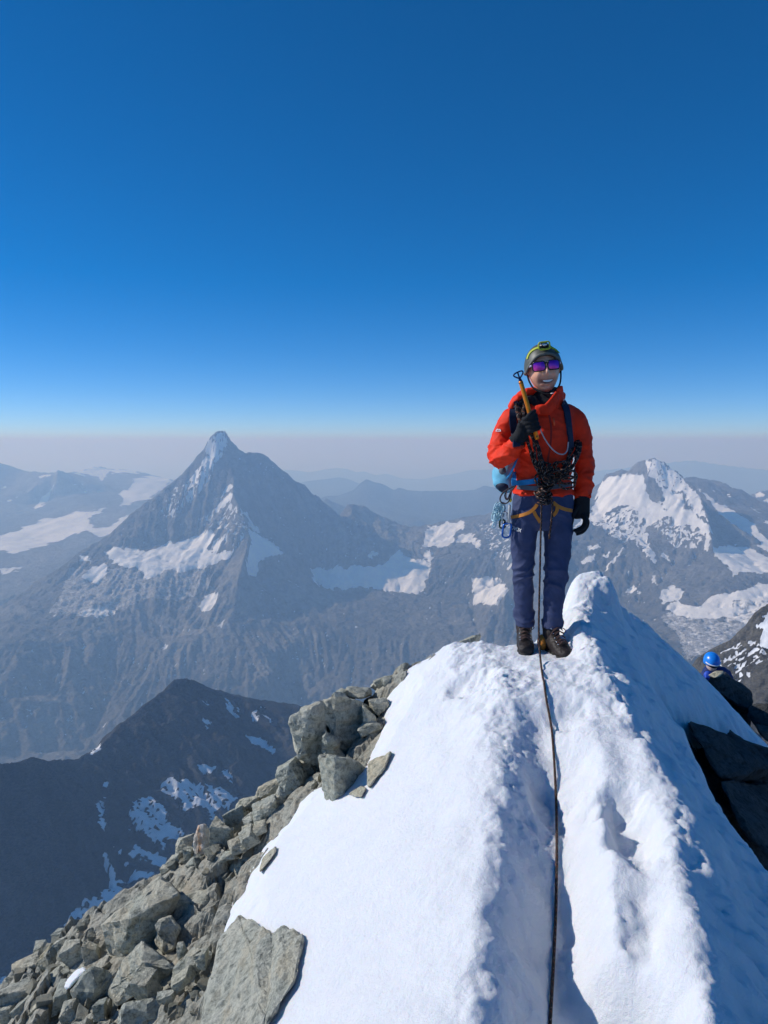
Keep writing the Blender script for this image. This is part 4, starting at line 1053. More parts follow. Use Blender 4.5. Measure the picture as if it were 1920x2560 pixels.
def plain(name, col, rough=.5, metal=0.0, spec=.5):
    m = Mat(name, rough, col, spec)
    m.b.inputs['Metallic'].default_value = metal
    co = m.coord('Object'); n = m.noise(co, 40, 4, .6)
    m.base(m.mix(m.ramp(n, [(.3, 0.), (.7, 1.)]), tuple(c * .85 for c in col), tuple(min(1, c * 1.1) for c in col)))
    return m.m

M_jacket = fabric('orange_red_shell', (.80, .036, .008), .65, .15, 1.0, .0, .2)
M_trouser = fabric('navy_softshell', (.042, .056, .125), .7, .2)
M_black = fabric('black_fabric', (.012, .013, .016), .8, .3)
M_navy = fabric('navy_strap', (.012, .022, .05), .6, .2)
M_bluebag = fabric('light_blue_pack_cloth', (.16, .48, .66), .6, .3)
M_bluestrap = fabric('blue_webbing', (.02, .22, .48), .6, .2)
M_greybelt = fabric('grey_belt', (.11, .12, .14), .7, .2)
M_orangeweb = fabric('orange_webbing', (.55, .20, .03), .6, .2)
M_boot = fabric('dark_boot_leather', (.030, .024, .022), .5, .5, 1.6)
M_sole = plain('black_rubber', (.012, .012, .012), .7)
M_lace = plain('brown_lace', (.10, .05, .04), .7)
M_steel = plain('steel', (.6, .62, .65), .25, 1.0)
M_orangemetal = plain('orange_anodised_metal', (.95, .26, .012), .3, .55)
M_navymetal = plain('dark_blue_metal', (.02, .025, .09), .35, .6)
M_bluemetal = plain('blue_anodised_metal', (.03, .16, .55), .3, .8)
M_helmet = plain('dark_grey_helmet_shell', (.085, .09, .07), .5)
M_helmrim = plain('grey_helmet_rim', (.13, .135, .115), .6)
M_lime = plain('lime_strap', (.50, .56, .04), .6)
M_frame = plain('black_frame', (.01, .01, .012), .25)
M_clear = plain('pale_temple_arm', (.45, .42, .55), .2)
M_teeth = plain('teeth', (.85, .83, .78), .3)
M_white = plain('white_print', (.85, .85, .85), .6)
M_cord = plain('light_blue_cord', (.45, .68, .75), .6)
M_yellow = plain('yellow_tape', (.8, .62, .05), .6)
M_bluehelmet = plain('bright_blue_helmet', (.01, .22, .75), .3)
M_bluefab = fabric('dark_blue_jacket', (.012, .03, .14), .6, .2)
M_lens = Mat('purple_mirror_lens', .12, (.25, .03, .5), .6)
M_lens.b.inputs['Metallic'].default_value = .35
_g = M_lens.new('SeparateXYZ'); M_lens.lk(M_lens.coord('Generated'), _g.inputs[0])
M_lens.base(M_lens.ramp(M_lens.math('ADD', _g.outputs[2], M_lens.math('MULTIPLY', _g.outputs[0], .25)), [(.05, (.85, .10, .28)), (.4, (.55, .03, .42)), (.75, (.22, .01, .42)), (1.0, (.12, .01, .40))]))  # mirror sheen painted: fixed pink to violet gradient in the base colour
M_lens = M_lens.m

def rope_mat():
    m = Mat('dark_rope', .75, (.02, .014, .012), .3)
    a = m.attr('along'); t = m.attr('turn')
    s = m.math('FRACT', m.math('ADD', m.math('MULTIPLY', a, 22.0), t))
    fleck = m.math('LESS_THAN', s, .10)
    s2 = m.math('FRACT', m.math('SUBTRACT', m.math('MULTIPLY', a, 22.0), t))
    fl2 = m.math('LESS_THAN', s2, .07)
    c = m.mix(fleck, (.014, .009, .009), (.30, .10, .045))
    c = m.mix(fl2, c, (.33, .25, .2))
    m.base(c)
    k = m.math('FRACT', m.math('MULTIPLY', a, 160.0))
    m.bump(k, .4, .002)
    return m.m
M_rope = rope_mat()

# ---------------------------------------------------------------- building blocks
ROOT_Y = 4.52
GROUND = -1.255
ROOT = Vector((float(at_y(1352, 1640, ROOT_Y)[0]), ROOT_Y, GROUND))
def W(u, v, dy=0.0): return Vector(at_y(u, v, ROOT_Y + dy))
def Lc(u, v, dy=0.0): return W(u, v, dy) - ROOT
PXM = .00236

def loft_data(rings, seg=22):
    V, Fc = [], []
    for c, ax, ay in rings:
        for k in range(seg):
            a = 2 * math.pi * k / seg
            V.append(c + ax * math.cos(a) + ay * math.sin(a))
    for r in range(len(rings) - 1):
        for k in range(seg):
            a, b = r * seg + k, r * seg + (k + 1) % seg
            Fc.append((a, b, b + seg, a + seg))
    Fc.append(tuple(range(seg))[::-1]); n = (len(rings) - 1) * seg
    Fc.append(tuple(range(n, n + seg)))
    return V, Fc

def path_rings(path, ref=Vector((0, 1, 0))):
    """path of (point, r_side, r_ref): rings across the path"""
    out = []
    n = len(path)
    for i, (p, ra, rb) in enumerate(path):
        t = (path[min(i + 1, n - 1)][0] - path[max(i - 1, 0)][0]).normalized()
        s = t.cross(ref)
        if s.length < 1e-3: s = t.cross(Vector((1, 0, 0)))
        s.normalize(); q = s.cross(t).normalized()
        out.append((p, s * ra, q * rb))
    return out

def smooth_path(path, n):
    """catmull-rom resample of (point, ra, rb)"""
    P = [np.array((*p[0], p[1], p[2])) for p in path]
    P = [2 * P[0] - P[1]] + P + [2 * P[-1] - P[-2]]
    out = []
    for i in range(1, len(P) - 2):
        for k in range(n):
            t = k / n
            a, b, c, d = P[i - 1], P[i], P[i + 1], P[i + 2]
            q = .5 * (2 * b + (c - a) * t + (2 * a - 5 * b + 4 * c - d) * t * t + (3 * b - a - 3 * c + d) * t ** 3)
            out.append((Vector(q[:3]), float(q[3]), float(q[4])))
    q = P[-2]; out.append((Vector(q[:3]), float(q[3]), float(q[4])))
    return out

def join_data(parts):
    V, Fc = [], []
    for v, f in parts:
        o = len(V); V += list(v); Fc += [tuple(i + o for i in q) for q in f]
    return V, Fc

def raw_mesh(name, data, smooth=True):
    me = bpy.data.meshes.new(name)
    me.from_pydata([tuple(v) for v in data[0]], [], data[1])
    bm = bmesh.new(); bm.from_mesh(me); bmesh.ops.recalc_face_normals(bm, faces=bm.faces); bm.to_mesh(me); bm.free()
    if smooth: me.polygons.foreach_set('use_smooth', np.ones(len(me.polygons), bool))
    return me

def fuse(name, parts, voxel=.007, smooth_it=8, disp=None):
    """overlapping closed pieces -> one continuous skin"""
    src = raw_mesh(name + '_src', join_data(parts))
    o = bpy.data.objects.new('tmp_fuse', src); COL.objects.link(o)
    r = o.modifiers.new('r', 'REMESH'); r.mode = 'VOXEL'; r.voxel_size = voxel
    if smooth_it:
        s = o.modifiers.new('s', 'SMOOTH'); s.factor = .5; s.iterations = smooth_it
    dg = bpy.context.evaluated_depsgraph_get(); dg.update()
    me = bpy.data.meshes.new_from_object(o.evaluated_get(dg))
    me.name = name
    bpy.data.objects.remove(o); bpy.data.meshes.remove(src)
    n = len(me.vertices)
    if disp is not None:
        P = np.empty(n * 3, np.float32); me.vertices.foreach_get('co', P); P = P.reshape(-1, 3)
        N = np.empty(n * 3, np.float32); me.vertices.foreach_get('normal', N); N = N.reshape(-1, 3)
        P = P + N * disp(P.astype(float))[:, None]
        me.vertices.foreach_set('co', P.astype(np.float32).ravel())
    me.polygons.foreach_set('use_smooth', np.ones(len(me.polygons), bool))
    me.update()
    return me

def ellipsoid(c, rx, ry, rz, seg=20, rg=12, M=None):
    V, Fc = [], []
    for i in range(1, rg):
        th = math.pi * i / rg
        for k in range(seg):
            ph = 2 * math.pi * k / seg
            p = Vector((rx * math.sin(th) * math.cos(ph), ry * math.sin(th) * math.sin(ph), rz * math.cos(th)))
            V.append(c + (M @ p if M else p))
    top = len(V); e = Vector((0, 0, rz)); V.append(c + (M @ e if M else e)); V.append(c - (M @ e if M else e))
    for i in range(rg - 2):
        for k in range(seg):
            a, b = i * seg + k, i * seg + (k + 1) % seg
            Fc.append((a, b, b + seg, a + seg))
    for k in range(seg):
        Fc.append((top, (k + 1) % seg, k)); Fc.append((top + 1, (rg - 2) * seg + k, (rg - 2) * seg + (k + 1) % seg))
    return V, Fc

def box_data(c, sx, sy, sz, M=None, bev=.0):
    bm = bmesh.new(); bmesh.ops.create_cube(bm, size=1.0)
    for v in bm.verts: v.co = Vector((v.co.x * sx, v.co.y * sy, v.co.z * sz))
    if bev: bmesh.ops.bevel(bm, geom=list(bm.edges), offset=bev, segments=2, affect='EDGES')
    V = [c + (M @ v.co if M else v.co.copy()) for v in bm.verts]
    bm.verts.index_update()
    Fc = [tuple(v.index for v in f.verts) for f in bm.faces]
    bm.free(); return V, Fc

def resample(pts, step):
    P = [Vector(p) for p in pts]
    q = smooth_path([(p, 0, 0) for p in P], 12)
    q = [a[0] for a in q]
    out = [q[0]]; acc = 0.0
    for a, b in zip(q[:-1], q[1:]):
        acc += (b - a).length
        if acc >= step: out.append(b); acc = 0.0
    if (out[-1] - q[-1]).length > 1e-5: out.append(q[-1])
    return out

def tube_arrays(pts, r, seg=8, step=.012, off=0.0):
    """tube along a smoothed polyline with 'along' and 'turn' attributes"""
    q = resample(pts, step)
    V, Fc, al, tu = [], [], [], []
    ref = None; L = off
    for i, p in enumerate(q):
        t = (q[min(i + 1, len(q) - 1)] - q[max(i - 1, 0)]).normalized()
        if ref is None: ref = t.orthogonal().normalized()
        ref = (ref - t * ref.dot(t)).normalized(); b = t.cross(ref)
        if i: L += (p - q[i - 1]).length
        for k in range(seg):
            a = 2 * math.pi * k / seg
            V.append(p + (ref * math.cos(a) + b * math.sin(a)) * r); al.append(L); tu.append(k / seg)
    for i in range(len(q) - 1):
        for k in range(seg):
            a, b2 = i * seg + k, i * seg + (k + 1) % seg
            Fc.append((a, b2, b2 + seg, a + seg))
    return V, Fc, al, tu

def tubes(name, lines, r, mat, parent, seg=8, step=.012):
    V, Fc, al, tu = [], [], [], []
    for k, ln in enumerate(lines):
        v, f, a, t = tube_arrays(ln, r, seg, step, k * .137)
        o = len(V); V += v; Fc += [tuple(i + o for i in q) for q in f]; al += a; tu += t
    me = mesh_from(name, np.array([tuple(v) for v in V]), np.array(Fc), True, {'along': al, 'turn': tu})
    return link(name, me, mat, parent)

def bvh_of(meshes, root):
    V, Fc = [], []
    for me in meshes:
        o = len(V); V += [v.co + root for v in me.vertices]; Fc += [tuple(i + o for i in p.vertices) for p in me.polygons]
    return BVHTree.FromPolygons(V, Fc)

def cast(bvh, u, v, fallback_dy=-.1):
    d = Vector(ray(u, v)).normalized()
    h = bvh.ray_cast(Vector((0, 0, 0)), d)
    if h[0] is None: return W(u, v, fallback_dy), Vector((0, -1, 0))
    return h[0], h[1]

def ribbon(name, bvh, px, width, mat, parent, thick=.004, root=None, lift=.003, step=.015):
    """strap lying on the clothing, drawn through photo pixels"""
    root = ROOT if root is None else root
    pts = []
    q = resample([Vector((u, v, 0)) for u, v in px], 5.0)
    prev = None
    for p in q:
        a, n = cast(bvh, p.x, p.y)
        pts.append([a, n])
    for _ in range(2):                       # ease the strap over small folds
        pts = [[(pts[max(i - 1, 0)][0] + p[0] * 2 + pts[min(i + 1, len(pts) - 1)][0]) / 4, (pts[max(i - 1, 0)][1] + p[1] + pts[min(i + 1, len(pts) - 1)][1]).normalized()] for i, p in enumerate(pts)]
    V, Fc = [], []
    n_ = len(pts)
    for i, (a, n) in enumerate(pts):
        t = (pts[min(i + 1, n_ - 1)][0] - pts[max(i - 1, 0)][0]).normalized()
        s = t.cross(n).normalized()
        for k, (su, sv) in enumerate(((-1, -1), (1, -1), (1, 1), (-1, 1))):
            V.append(a + n * (lift + (thick if sv > 0 else -thick)) + s * width * .5 * su - root)
    for i in range(n_ - 1):
        for k in range(4):
            a, b = i * 4 + k, i * 4 + (k + 1) % 4
            Fc.append((a, b, b + 4, a + 4))
    Fc.append((3, 2, 1, 0)); e = (n_ - 1) * 4; Fc.append((e, e + 1, e + 2, e + 3))
    return link(name, raw_mesh(name, (V, Fc), False), mat, parent)

# ---------------------------------------------------------------- the standing climber
person = empty('person', ROOT, label='smiling climber in orange-red jacket and navy trousers standing on the snow crest', category='person')

def torso_ring(u0, u1, v, ry, dy=0.0):
    a, b = Lc(u0, v, dy), Lc(u1, v, dy)
    c = (a + b) / 2
    return (c, Vector(((b - a).length / 2, 0, 0)), Vector((0, ry, 0)))

torso = loft_data([torso_ring(1332, 1384, 996, .07, .01), torso_ring(1306, 1410, 1007, .085, .01), torso_ring(1280, 1436, 1017, .10, .005), torso_ring(1272, 1445, 1034, .115), torso_ring(1280, 1437, 1065, .13, -.005), torso_ring(1283, 1434, 1100, .14, -.005),
                   torso_ring(1286, 1431, 1140, .138), torso_ring(1287, 1429, 1180, .13), torso_ring(1288, 1427, 1203, .122), torso_ring(1284, 1431, 1220, .132), torso_ring(1282, 1434, 1236, .138)], 36)
def squash(data, p=2.6):
    return data
armR = loft_data(path_rings(smooth_path([(Lc(1306, 1030, .01), .06, .075), (Lc(1276, 1052, 0), .066, .075), (Lc(1264, 1076, 0), .064, .071), (Lc(1253, 1100, -.01), .062, .068), (Lc(1246, 1132, -.03), .062, .066), (Lc(1250, 1146, -.07), .058, .062),
                                         (Lc(1264, 1138, -.12), .055, .058), (Lc(1282, 1120, -.16), .052, .054), (Lc(1296, 1102, -.185), .046, .048)], 4)), 22)
armL = loft_data(path_rings(smooth_path([(Lc(1408, 1030, .01), .06, .075), (Lc(1438, 1050, .01), .064, .075), (Lc(1449, 1075, .015), .063, .072), (Lc(1455, 1105, .02), .061, .069), (Lc(1459, 1150, .03), .058, .064), (Lc(1460, 1195, .015), .054, .058), (Lc(1457, 1246, -.01), .050, .052)], 4)), 22)
elbow = np.array(Lc(1246, 1142, -.05)); el2 = np.array(Lc(1459, 1160, .03)); cuffL = np.array(Lc(1457, 1230, 0)); cuffR = np.array(Lc(1290, 1108, -.17))
def jacket_fold(P):
    g = lambda c, s: np.exp(-((P - c) ** 2).sum(1) / (s * s))
    amt = .0055 + .008 * g(elbow, .12) + .005 * g(el2, .14) + .006 * g(cuffL, .09) + .004 * g(cuffR, .08) + .0045 * np.exp(-((P[:, 2] - .98) / .10) ** 2)
    w = P + .03 * np.stack([perlin3(P * 7, 3), perlin3(P * 7, 4), perlin3(P * 7, 5)], 1)
    f = (1 - np.abs(perlin3(w * np.array((7, 7, 13)), 6)) * 1.6) ** 3; f2 = (1 - np.abs(perlin3(w * np.array((16, 16, 26)), 7)) * 1.6) ** 3
    return amt * (f * 1.1 + .35 * f2 - .45) + .005 * perlin3(P * 5, 8)
jacket_me = fuse('jacket', [torso, armR, armL], .0065, 16, jacket_fold)
jacket = link('jacket', jacket_me, M_jacket, person)

legs = []
pelvis = loft_data([torso_ring(1288, 1428, 1214, .115), torso_ring(1284, 1432, 1240, .128), torso_ring(1280, 1435, 1275, .135), torso_ring(1279, 1434, 1300, .125), torso_ring(1300, 1415, 1322, .09)], 30)
legA = loft_data(path_rings(smooth_path([(Lc(1318, 1282, .0), .080, .112), (Lc(1309, 1330, .0), .080, .100), (Lc(1308, 1380, .01), .070, .086), (Lc(1309, 1425, .01), .061, .076), (Lc(1309, 1470, .04), .060, .074), (Lc(1310, 1520, .07), .058, .074), (Lc(1313, 1558, .085), .060, .076)], 4)), 24)
legB = loft_data(path_rings(smooth_path([(Lc(1394, 1282, .0), .084, .112), (Lc(1396, 1330, -.01), .083, .100), (Lc(1394, 1380, -.02), .076, .088), (Lc(1390, 1425, -.03), .068, .078), (Lc(1386, 1470, -.02), .063, .074), (Lc(1383, 1520, .0), .060, .074), (Lc(1382, 1566, .01), .058, .074)], 4)), 24)
zk1 = Lc(1310, 1432).z; zk2 = Lc(1310, 1545).z; zh = Lc(1310, 1300).z
def trouser_fold(P):
    z = P[:, 2]
    amt = .0036 + .008 * np.exp(-((z - zk1) / .10) ** 2) + .008 * np.exp(-((z - zk2) / .05) ** 2) + .004 * np.exp(-((z - zh) / .07) ** 2)
    w = P + .04 * np.stack([perlin3(P * 6, 13), perlin3(P * 6, 14), perlin3(P * 6, 15)], 1)
    w[:, 2] += .75 * w[:, 0] * np.sign(P[:, 0] - .02)
    f = (1 - np.abs(perlin3(w * np.array((5, 5, 11)), 16)) * 1.6) ** 3; f2 = (1 - np.abs(perlin3(w * np.array((13, 13, 32)), 17)) * 1.6) ** 3
    return amt * (f * 1.25 + .3 * f2 - .4) + .004 * perlin3(P * 8, 18)
trouser_me = fuse('trousers', [pelvis, legA, legB], .0065, 6, trouser_fold)
link('trousers', trouser_me, M_trouser, person)
cloth = bvh_of([jacket_me, trouser_me], ROOT)

# ---- boots
def boot(ankle, toe_dir, name='boot'):
    """ankle: local point on the ground below the ankle"""
    t = Vector((toe_dir[0], toe_dir[1], 0)).normalized(); s = Vector((-t.y, t.x, 0)); up = Vector((0, 0, 1))
    foot = []
    for d, w, h, zc in ((-.085, .028, .03, .045), (-.075, .038, .05, .06), (-.03, .042, .06, .07), (.03, .043, .058, .07), (.08, .047, .048, .058), (.13, .050, .036, .048), (.17, .046, .030, .042), (.195, .032, .024, .036), (.203, .015, .012, .033)):
        foot.append((ankle + t * d + up * zc, s * w, up * h))
    shaft = loft_data(path_rings([(ankle + t * -.01 + up * .05, .045, .06), (ankle + t * -.015 + up * .11, .046, .062), (ankle + t * -.02 + up * .16, .049, .062), (ankle + t * -.025 + up * .20, .052, .062)], t), 20)
    root = empty('tmp')
    bpy.data.objects.remove(root)
    def nz(P): return .0035 * fbm3(P * 22, 3, 31) + .002 * (1 - 2 * np.abs(perlin3(P * 45, 32)))
    b = link(name, fuse(name, [loft_data(foot, 20), shaft], .0055, 4, nz), M_boot, person)
    so = []
    for d, w in ((-.09, .02), (-.08, .036), (-.03, .041), (.03, .041), (.08, .047), (.13, .052), (.17, .047), (.20, .03), (.21, .012)):
        so.append((ankle + t * d + up * .012, s * w, up * .016))
    link('sole', fuse('sole', [loft_data(so, 14)], .006, 1), M_sole, b)
    top = lambda d: ankle + t * d + up * (.125 - .0 if d < .03 else .125 - (d - .03) * .42)
    lines = []
    for k in range(6):
        d = .045 + k * .017
        z = .20 - (d - .03) * 1.12 if d < .1 else .115 - (d - .1) * .5
        a = ankle + t * d + up * z
        lines.append([a - s * .03 - up * .006, a + up * .006 + t * .006, a + s * .03 - up * .012 + t * .01])
        lines.append([a + s * .03 - up * .006, a + up * .006 + t * .008, a - s * .03 - up * .012 + t * .01])
    a = ankle + t * .05 + up * .165
    lines.append([a, a + s * .03 + t * .02, a + s * .055 + t * .01 - up * .02, a + s * .03 + t * .02 - up * .03, a])
    lines.append([a, a - s * .03 + t * .02 - up * .01, a - s * .05 + t * .01 - up * .05])
    tubes('laces', lines, .0026, M_lace, b, 6, .01)
    for k in range(5):
        d = .05 + k * .02
        z = .19 - (d - .03) * 1.12 if d < .1 else .11 - (d - .1) * .5
        for sg in (-1, 1):
            link('eyelet', raw_mesh('eyelet', ellipsoid(ankle + t * d + s * sg * .031 + up * (z - .008), .0045, .0045, .0045, 8, 6)), M_steel, b)
    return b
footA = Vector((Lc(1311, 1560, .10).x, .10, -.005)); footB = Vector((Lc(1381, 1570, 0).x, .0, -.005))
boot(footA, (-.12, -1)); boot(footB, (.28, -1))
# orange snow guard behind the forward boot
hg = link('heel_guard', fuse('heel_guard', [ellipsoid(footB + Vector((-.055, .03, .055)), .028, .05, .05)], .006, 2), M_orangeweb, person)

# ---- head, in its own frame then rolled
HC = Lc(1359, 923, -.01)
HS = 1.15
roll = Matrix.Rotation(R(-7), 3, 'Y') @ Matrix.Rotation(R(-3), 3, 'Z')
def head_pts():
    seg, rg = 72, 64
    th = np.linspace(.02, math.pi - .02, rg)[:, None]; ph = np.linspace(0, 2 * math.pi, seg, endpoint=False)[None]
    x = np.sin(th) * np.cos(ph); y = np.sin(th) * np.sin(ph); z = np.cos(th) + 0 * ph
    X = .077 * x; Y = .096 * y; Z = .122 * z
    Y = Y + .012
    low = sstep(0, -.12, Z)
    X = X * (1 - .13 * low ** 1.6)                                   # jaw narrows
    front = sstep(.2, -.6, y)
    Y = np.where(y < 0, Y * (1 - .06 * low), Y * (1 - .35 * low))     # back of the skull tucks into the neck
    g = lambda cx, cz, sx, sz: np.exp(-((X - cx) / sx) ** 2 - ((Z - cz) / sz) ** 2) * front
    Y = Y - .030 * g(0, -.024, .011, .018) - .020 * g(0, .002, .009, .026) - .008 * (g(.013, -.030, .008, .008) + g(-.013, -.030, .008, .008))   # nose, bridge, wings
    Y = Y - .007 * g(0, .036, .05, .010)                              # brow
    Y = Y + .012 * (g(.032, .012, .018, .013) + g(-.032, .012, .018, .013))   # eye sockets
    Y = Y - .010 * (g(.042, -.030, .018, .020) + g(-.042, -.030, .018, .020)) # smiling cheeks
    Y = Y + .006 * (g(.033, -.055, .005, .020) + g(-.033, -.055, .005, .020)) # smile folds
    Y = Y - .006 * g(0, -.056, .030, .009) + .010 * g(0, -.0665, .026, .0055) - .006 * g(0, -.077, .022, .007)   # lips and open mouth
    Y = Y - .012 * g(0, -.104, .022, .016) + .004 * g(0, -.089, .02, .006)    # chin
    return np.stack([X, Y, Z], -1), seg, rg
HPn, hseg, hrg = head_pts()
HPf = HPn.reshape(-1, 3)
HV = np.array([tuple(HC + roll @ (Vector(p) * HS)) for p in HPf])
fi = np.arange(hseg * hrg).reshape(hrg, hseg)
HF = np.stack([fi[:-1], np.roll(fi, -1, 1)[:-1], np.roll(fi, -1, 1)[1:], fi[1:]], -1).reshape(-1, 4)
# neck continues from the skull
nk = []
for k, (v, rx, dy) in enumerate(((965, .056, .03), (985, .055, .03), (1005, .062, .02), (1020, .07, .02))):
    c = Lc(1360, v, dy); nk.append((c, Vector((rx, 0, 0)), Vector((0, rx, 0))))
NV, NF = loft_data(nk, 24)
ears = [ellipsoid(HC + roll @ Vector((s * .089, .014, -.008)), .010, .018, .030, 10, 8) for s in (-1, 1)]
allV = [tuple(v) for v in HV]; allF = [tuple(q) for q in HF]
for v_, f_ in [(NV, NF)] + ears:
    o_ = len(allV); allV += [tuple(v) for v in v_]; allF += [tuple(i + o_ for i in q) for q in f_]
body_me = raw_mesh('body', (allV, allF))
stub = np.zeros(len(allV)); lip = np.zeros(len(allV))
fx, fy, fz = HPf[:, 0], HPf[:, 1], HPf[:, 2]
fr = sstep(.02, -.03, fy)
jaw = sstep(-.035, -.06, fz - .25 * np.clip(np.abs(fx) - .03, 0, 1)) * fr
stub[:len(HPf)] = np.clip(jaw + .9 * np.exp(-((fx) / .03) ** 2 - ((fz + .047) / .007) ** 2) * fr, 0, 1)
lip[:len(HPf)] = np.clip(np.exp(-(fx / .036) ** 4 - ((fz + .0665 - 6 * fx ** 2) / .010) ** 4) * fr, 0, 1)
for an, av in (('stubble', stub), ('lip', lip)):
    a_ = body_me.attributes.new(an, 'FLOAT', 'POINT'); a_.data.foreach_set('value', av.astype(np.float32))
msk = Mat('skin', .5, (.62, .36, .26), .4)
sn_ = msk.noise(msk.coord('Object'), 60, 5, .6)
c_ = msk.mix(msk.ramp(sn_, [(.3, 0.), (.7, 1.)]), (.86, .42, .26), (.90, .49, .33))
c_ = msk.mix(msk.math('MULTIPLY', msk.attr('stubble'), .38), c_, (.40, .25, .18))
c_ = msk.mix(msk.math('MULTIPLY', msk.attr('lip'), .9), c_, (.10, .025, .025))
msk.base(c_)
msk.b.inputs['Subsurface Weight'].default_value = .15
msk.b.inputs['Subsurface Radius'].default_value = (.012, .004, .002)
msk.bump(msk.noise(msk.coord('Object'), 220, 3, .7), .25, .002)
link('body', body_me, msk.m, person)
def Hd(x, y, z): return HC + roll @ (Vector((x, y, z)) * HS)
def face_y(x, z):
    d = (HPf[:, 0] - x) ** 2 + (HPf[:, 2] - z) ** 2 + np.where(HPf[:, 1] > 0, 1, 0)
    return HPf[np.argmin(d), 1]
# teeth
tv, tf = [], []
for i in range(13):
    x = -.024 + .048 * i / 12
    zc = -.0655 + 7 * x * x; hgt = .0052 * (1 - (abs(x) / .028) ** 2.2)
    yb = -.088 + 9 * x * x
    tv += [Hd(x, yb - .008, zc - hgt), Hd(x, yb - .009, zc + hgt)]
tf = [(2 * i, 2 * i + 2, 2 * i + 3, 2 * i + 1) for i in range(12)]
link('teeth', raw_mesh('teeth', (tv, tf)), M_teeth, person)
# short hair at the temples
link('hair', fuse('hair', [ellipsoid(Hd(s * .074, .02, .03), .012, .045, .03, 12, 8) for s in (-1, 1)], .006, 2), plain('brown_hair', (.05, .03, .02), .8), person)

# ---- sunglasses
gl = link('sunglasses', None) if False else None
def rrect(cx, cz, w, h, r, n=5):
    out = []
    for sx, sz, a0 in ((1, 1, 0), (-1, 1, 90), (-1, -1, 180), (1, -1, 270)):
        for k in range(n):
            a = R(a0 + 90 * k / (n - 1))
            out.append((cx + sx * (w / 2 - r) + r * math.cos(a), cz + sz * (h / 2 - r) + r * math.sin(a)))
    return out
gz, gy = .010, -.104
lens_l = []
framelines = []
def gly(x): return gy + 5.5 * x * x
for s in (-1, 1):
    o = rrect(s * .036, gz, .060, .046, .014)
    framelines.append([Hd(x, gly(x), z) for x, z in o] + [Hd(o[0][0], gly(o[0][0]), o[0][1])])
    lens_l.append(o)
framelines.append([Hd(-.012, gly(0) - .002, gz + .010), Hd(0, gly(0) - .003, gz + .014), Hd(.012, gly(0) - .002, gz + .010)])
gframe = tubes('sunglasses', framelines, .0034, M_frame, person, 8, .005)
for o in lens_l:
    c = (sum(p[0] for p in o) / len(o), sum(p[1] for p in o) / len(o))
    lv = [Hd(c[0], gly(c[0]) - .004, c[1])]
    for f in (.5, 1.0):
        lv += [Hd(c[0] + (x - c[0]) * f, gly(c[0] + (x - c[0]) * f) - (.003 if f < 1 else 0), c[1] + (z - c[1]) * f) for x, z in o]
    n = len(o); lf = [(0, 1 + k, 1 + (k + 1) % n) for k in range(n)]
    lf += [(1 + k, 1 + n + k, 1 + n + (k + 1) % n, 1 + (k + 1) % n) for k in range(n)]
    link('lens', raw_mesh('lens', (lv, lf)), M_lens, gframe)
for s in (-1, 1):
    link('temple_arm', raw_mesh('temple_arm', loft_data(path_rings([(Hd(s * .067, gly(.067), gz + .008), .005, .004), (Hd(s * .080, -.05, gz + .008), .009, .004), (Hd(s * .083, 0, gz + .006), .006, .003)], Vector((1, 0, 0))), 10)), M_clear, gframe)

# ---- helmet with headlamp
helmet_root = None
def helmet_shell(C, rot, rx, ry, rz, edge, name, mat, parent, thick=.012):
    seg, rg = 64, 22
    V, Fc = [], []
    for lay in (0, 1):
        k_ = 1 - lay * thick / rx
        for i in range(rg):
            for k in range(seg):
                ph = 2 * math.pi * k / seg
                ze = edge(ph)                          # lowest height at this bearing, fraction of rz
                z = math.sin(math.pi / 2 * (1 - i / (rg - 1))) * (1 - ze) + ze if ze < 1 else 1
                z = min(max(z, -1), 1)
                rr_ = math.sqrt(max(0, 1 - z * z)) if z > 0 else 1 - .38 * z * z
                bump_ = 1 + .018 * math.cos(ph * 6) * (1 - abs(z))
                V.append(C + rot @ Vector((rx * k_ * rr_ * math.cos(ph) * bump_, ry * k_ * rr_ * math.sin(ph) * bump_, rz * k_ * z)))
    n1 = seg * rg
    for lay in (0, 1):
        for i in range(rg - 1):
            for k in range(seg):
                a, b = lay * n1 + i * seg + k, lay * n1 + i * seg + (k + 1) % seg
                q = (a, b, b + seg, a + seg)
                Fc.append(q if lay == 0 else q[::-1])
    for k in range(seg):
        a, b = (rg - 1) * seg + k, (rg - 1) * seg + (k + 1) % seg
        Fc.append((a, b, b + n1, a + n1))
    return link(name, raw_mesh(name, (V, Fc)), mat, parent)
HCc = HC + roll @ Vector((0, .012, .012))
def h_edge(ph):
    f = -math.sin(ph)                                   # 1 at the front, -1 at the back
    side = abs(math.cos(ph))
    return .54 - .74 * side ** 3.2 if f > 0 else -.20 - .14 * (-f)
    return .40 * max(f, 0) ** .8 - .42 * max(0, side - .35) / .65 * (1 if f < .75 else 0.0) * min(1, (0.9 - f) / .5) - .5 * max(-f, 0) ** 1.5 * .6
helm = helmet_shell(HCc, roll @ Matrix.Rotation(R(6), 3, 'X'), .107, .132, .136, h_edge, 'helmet', M_helmet, person)
rim = []
for k in range(65):
    ph = 2 * math.pi * k / 64
    ze = h_edge(ph); rr_ = math.sqrt(max(0, 1 - ze * ze)) if ze > 0 else 1 - .38 * ze * ze
    rim.append(HCc + roll @ Matrix.Rotation(R(6), 3, 'X') @ Vector((.107 * rr_ * math.cos(ph) * .99, .132 * rr_ * math.sin(ph) * .99, .136 * ze + .004)))
link('rim', raw_mesh('rim', loft_data(path_rings([(p, .008, .011) for p in rim]), 8)), M_helmrim, helm)
hb = bvh_of([helm.data], ROOT)
ribbon('lamp_strap', hb, [(1319, 900), (1322, 888), (1330, 878), (1343, 871), (1365, 868), (1385, 872), (1397, 884)], .016, M_lime, helm, .003)
p_, n_ = cast(hb, 1358, 868)
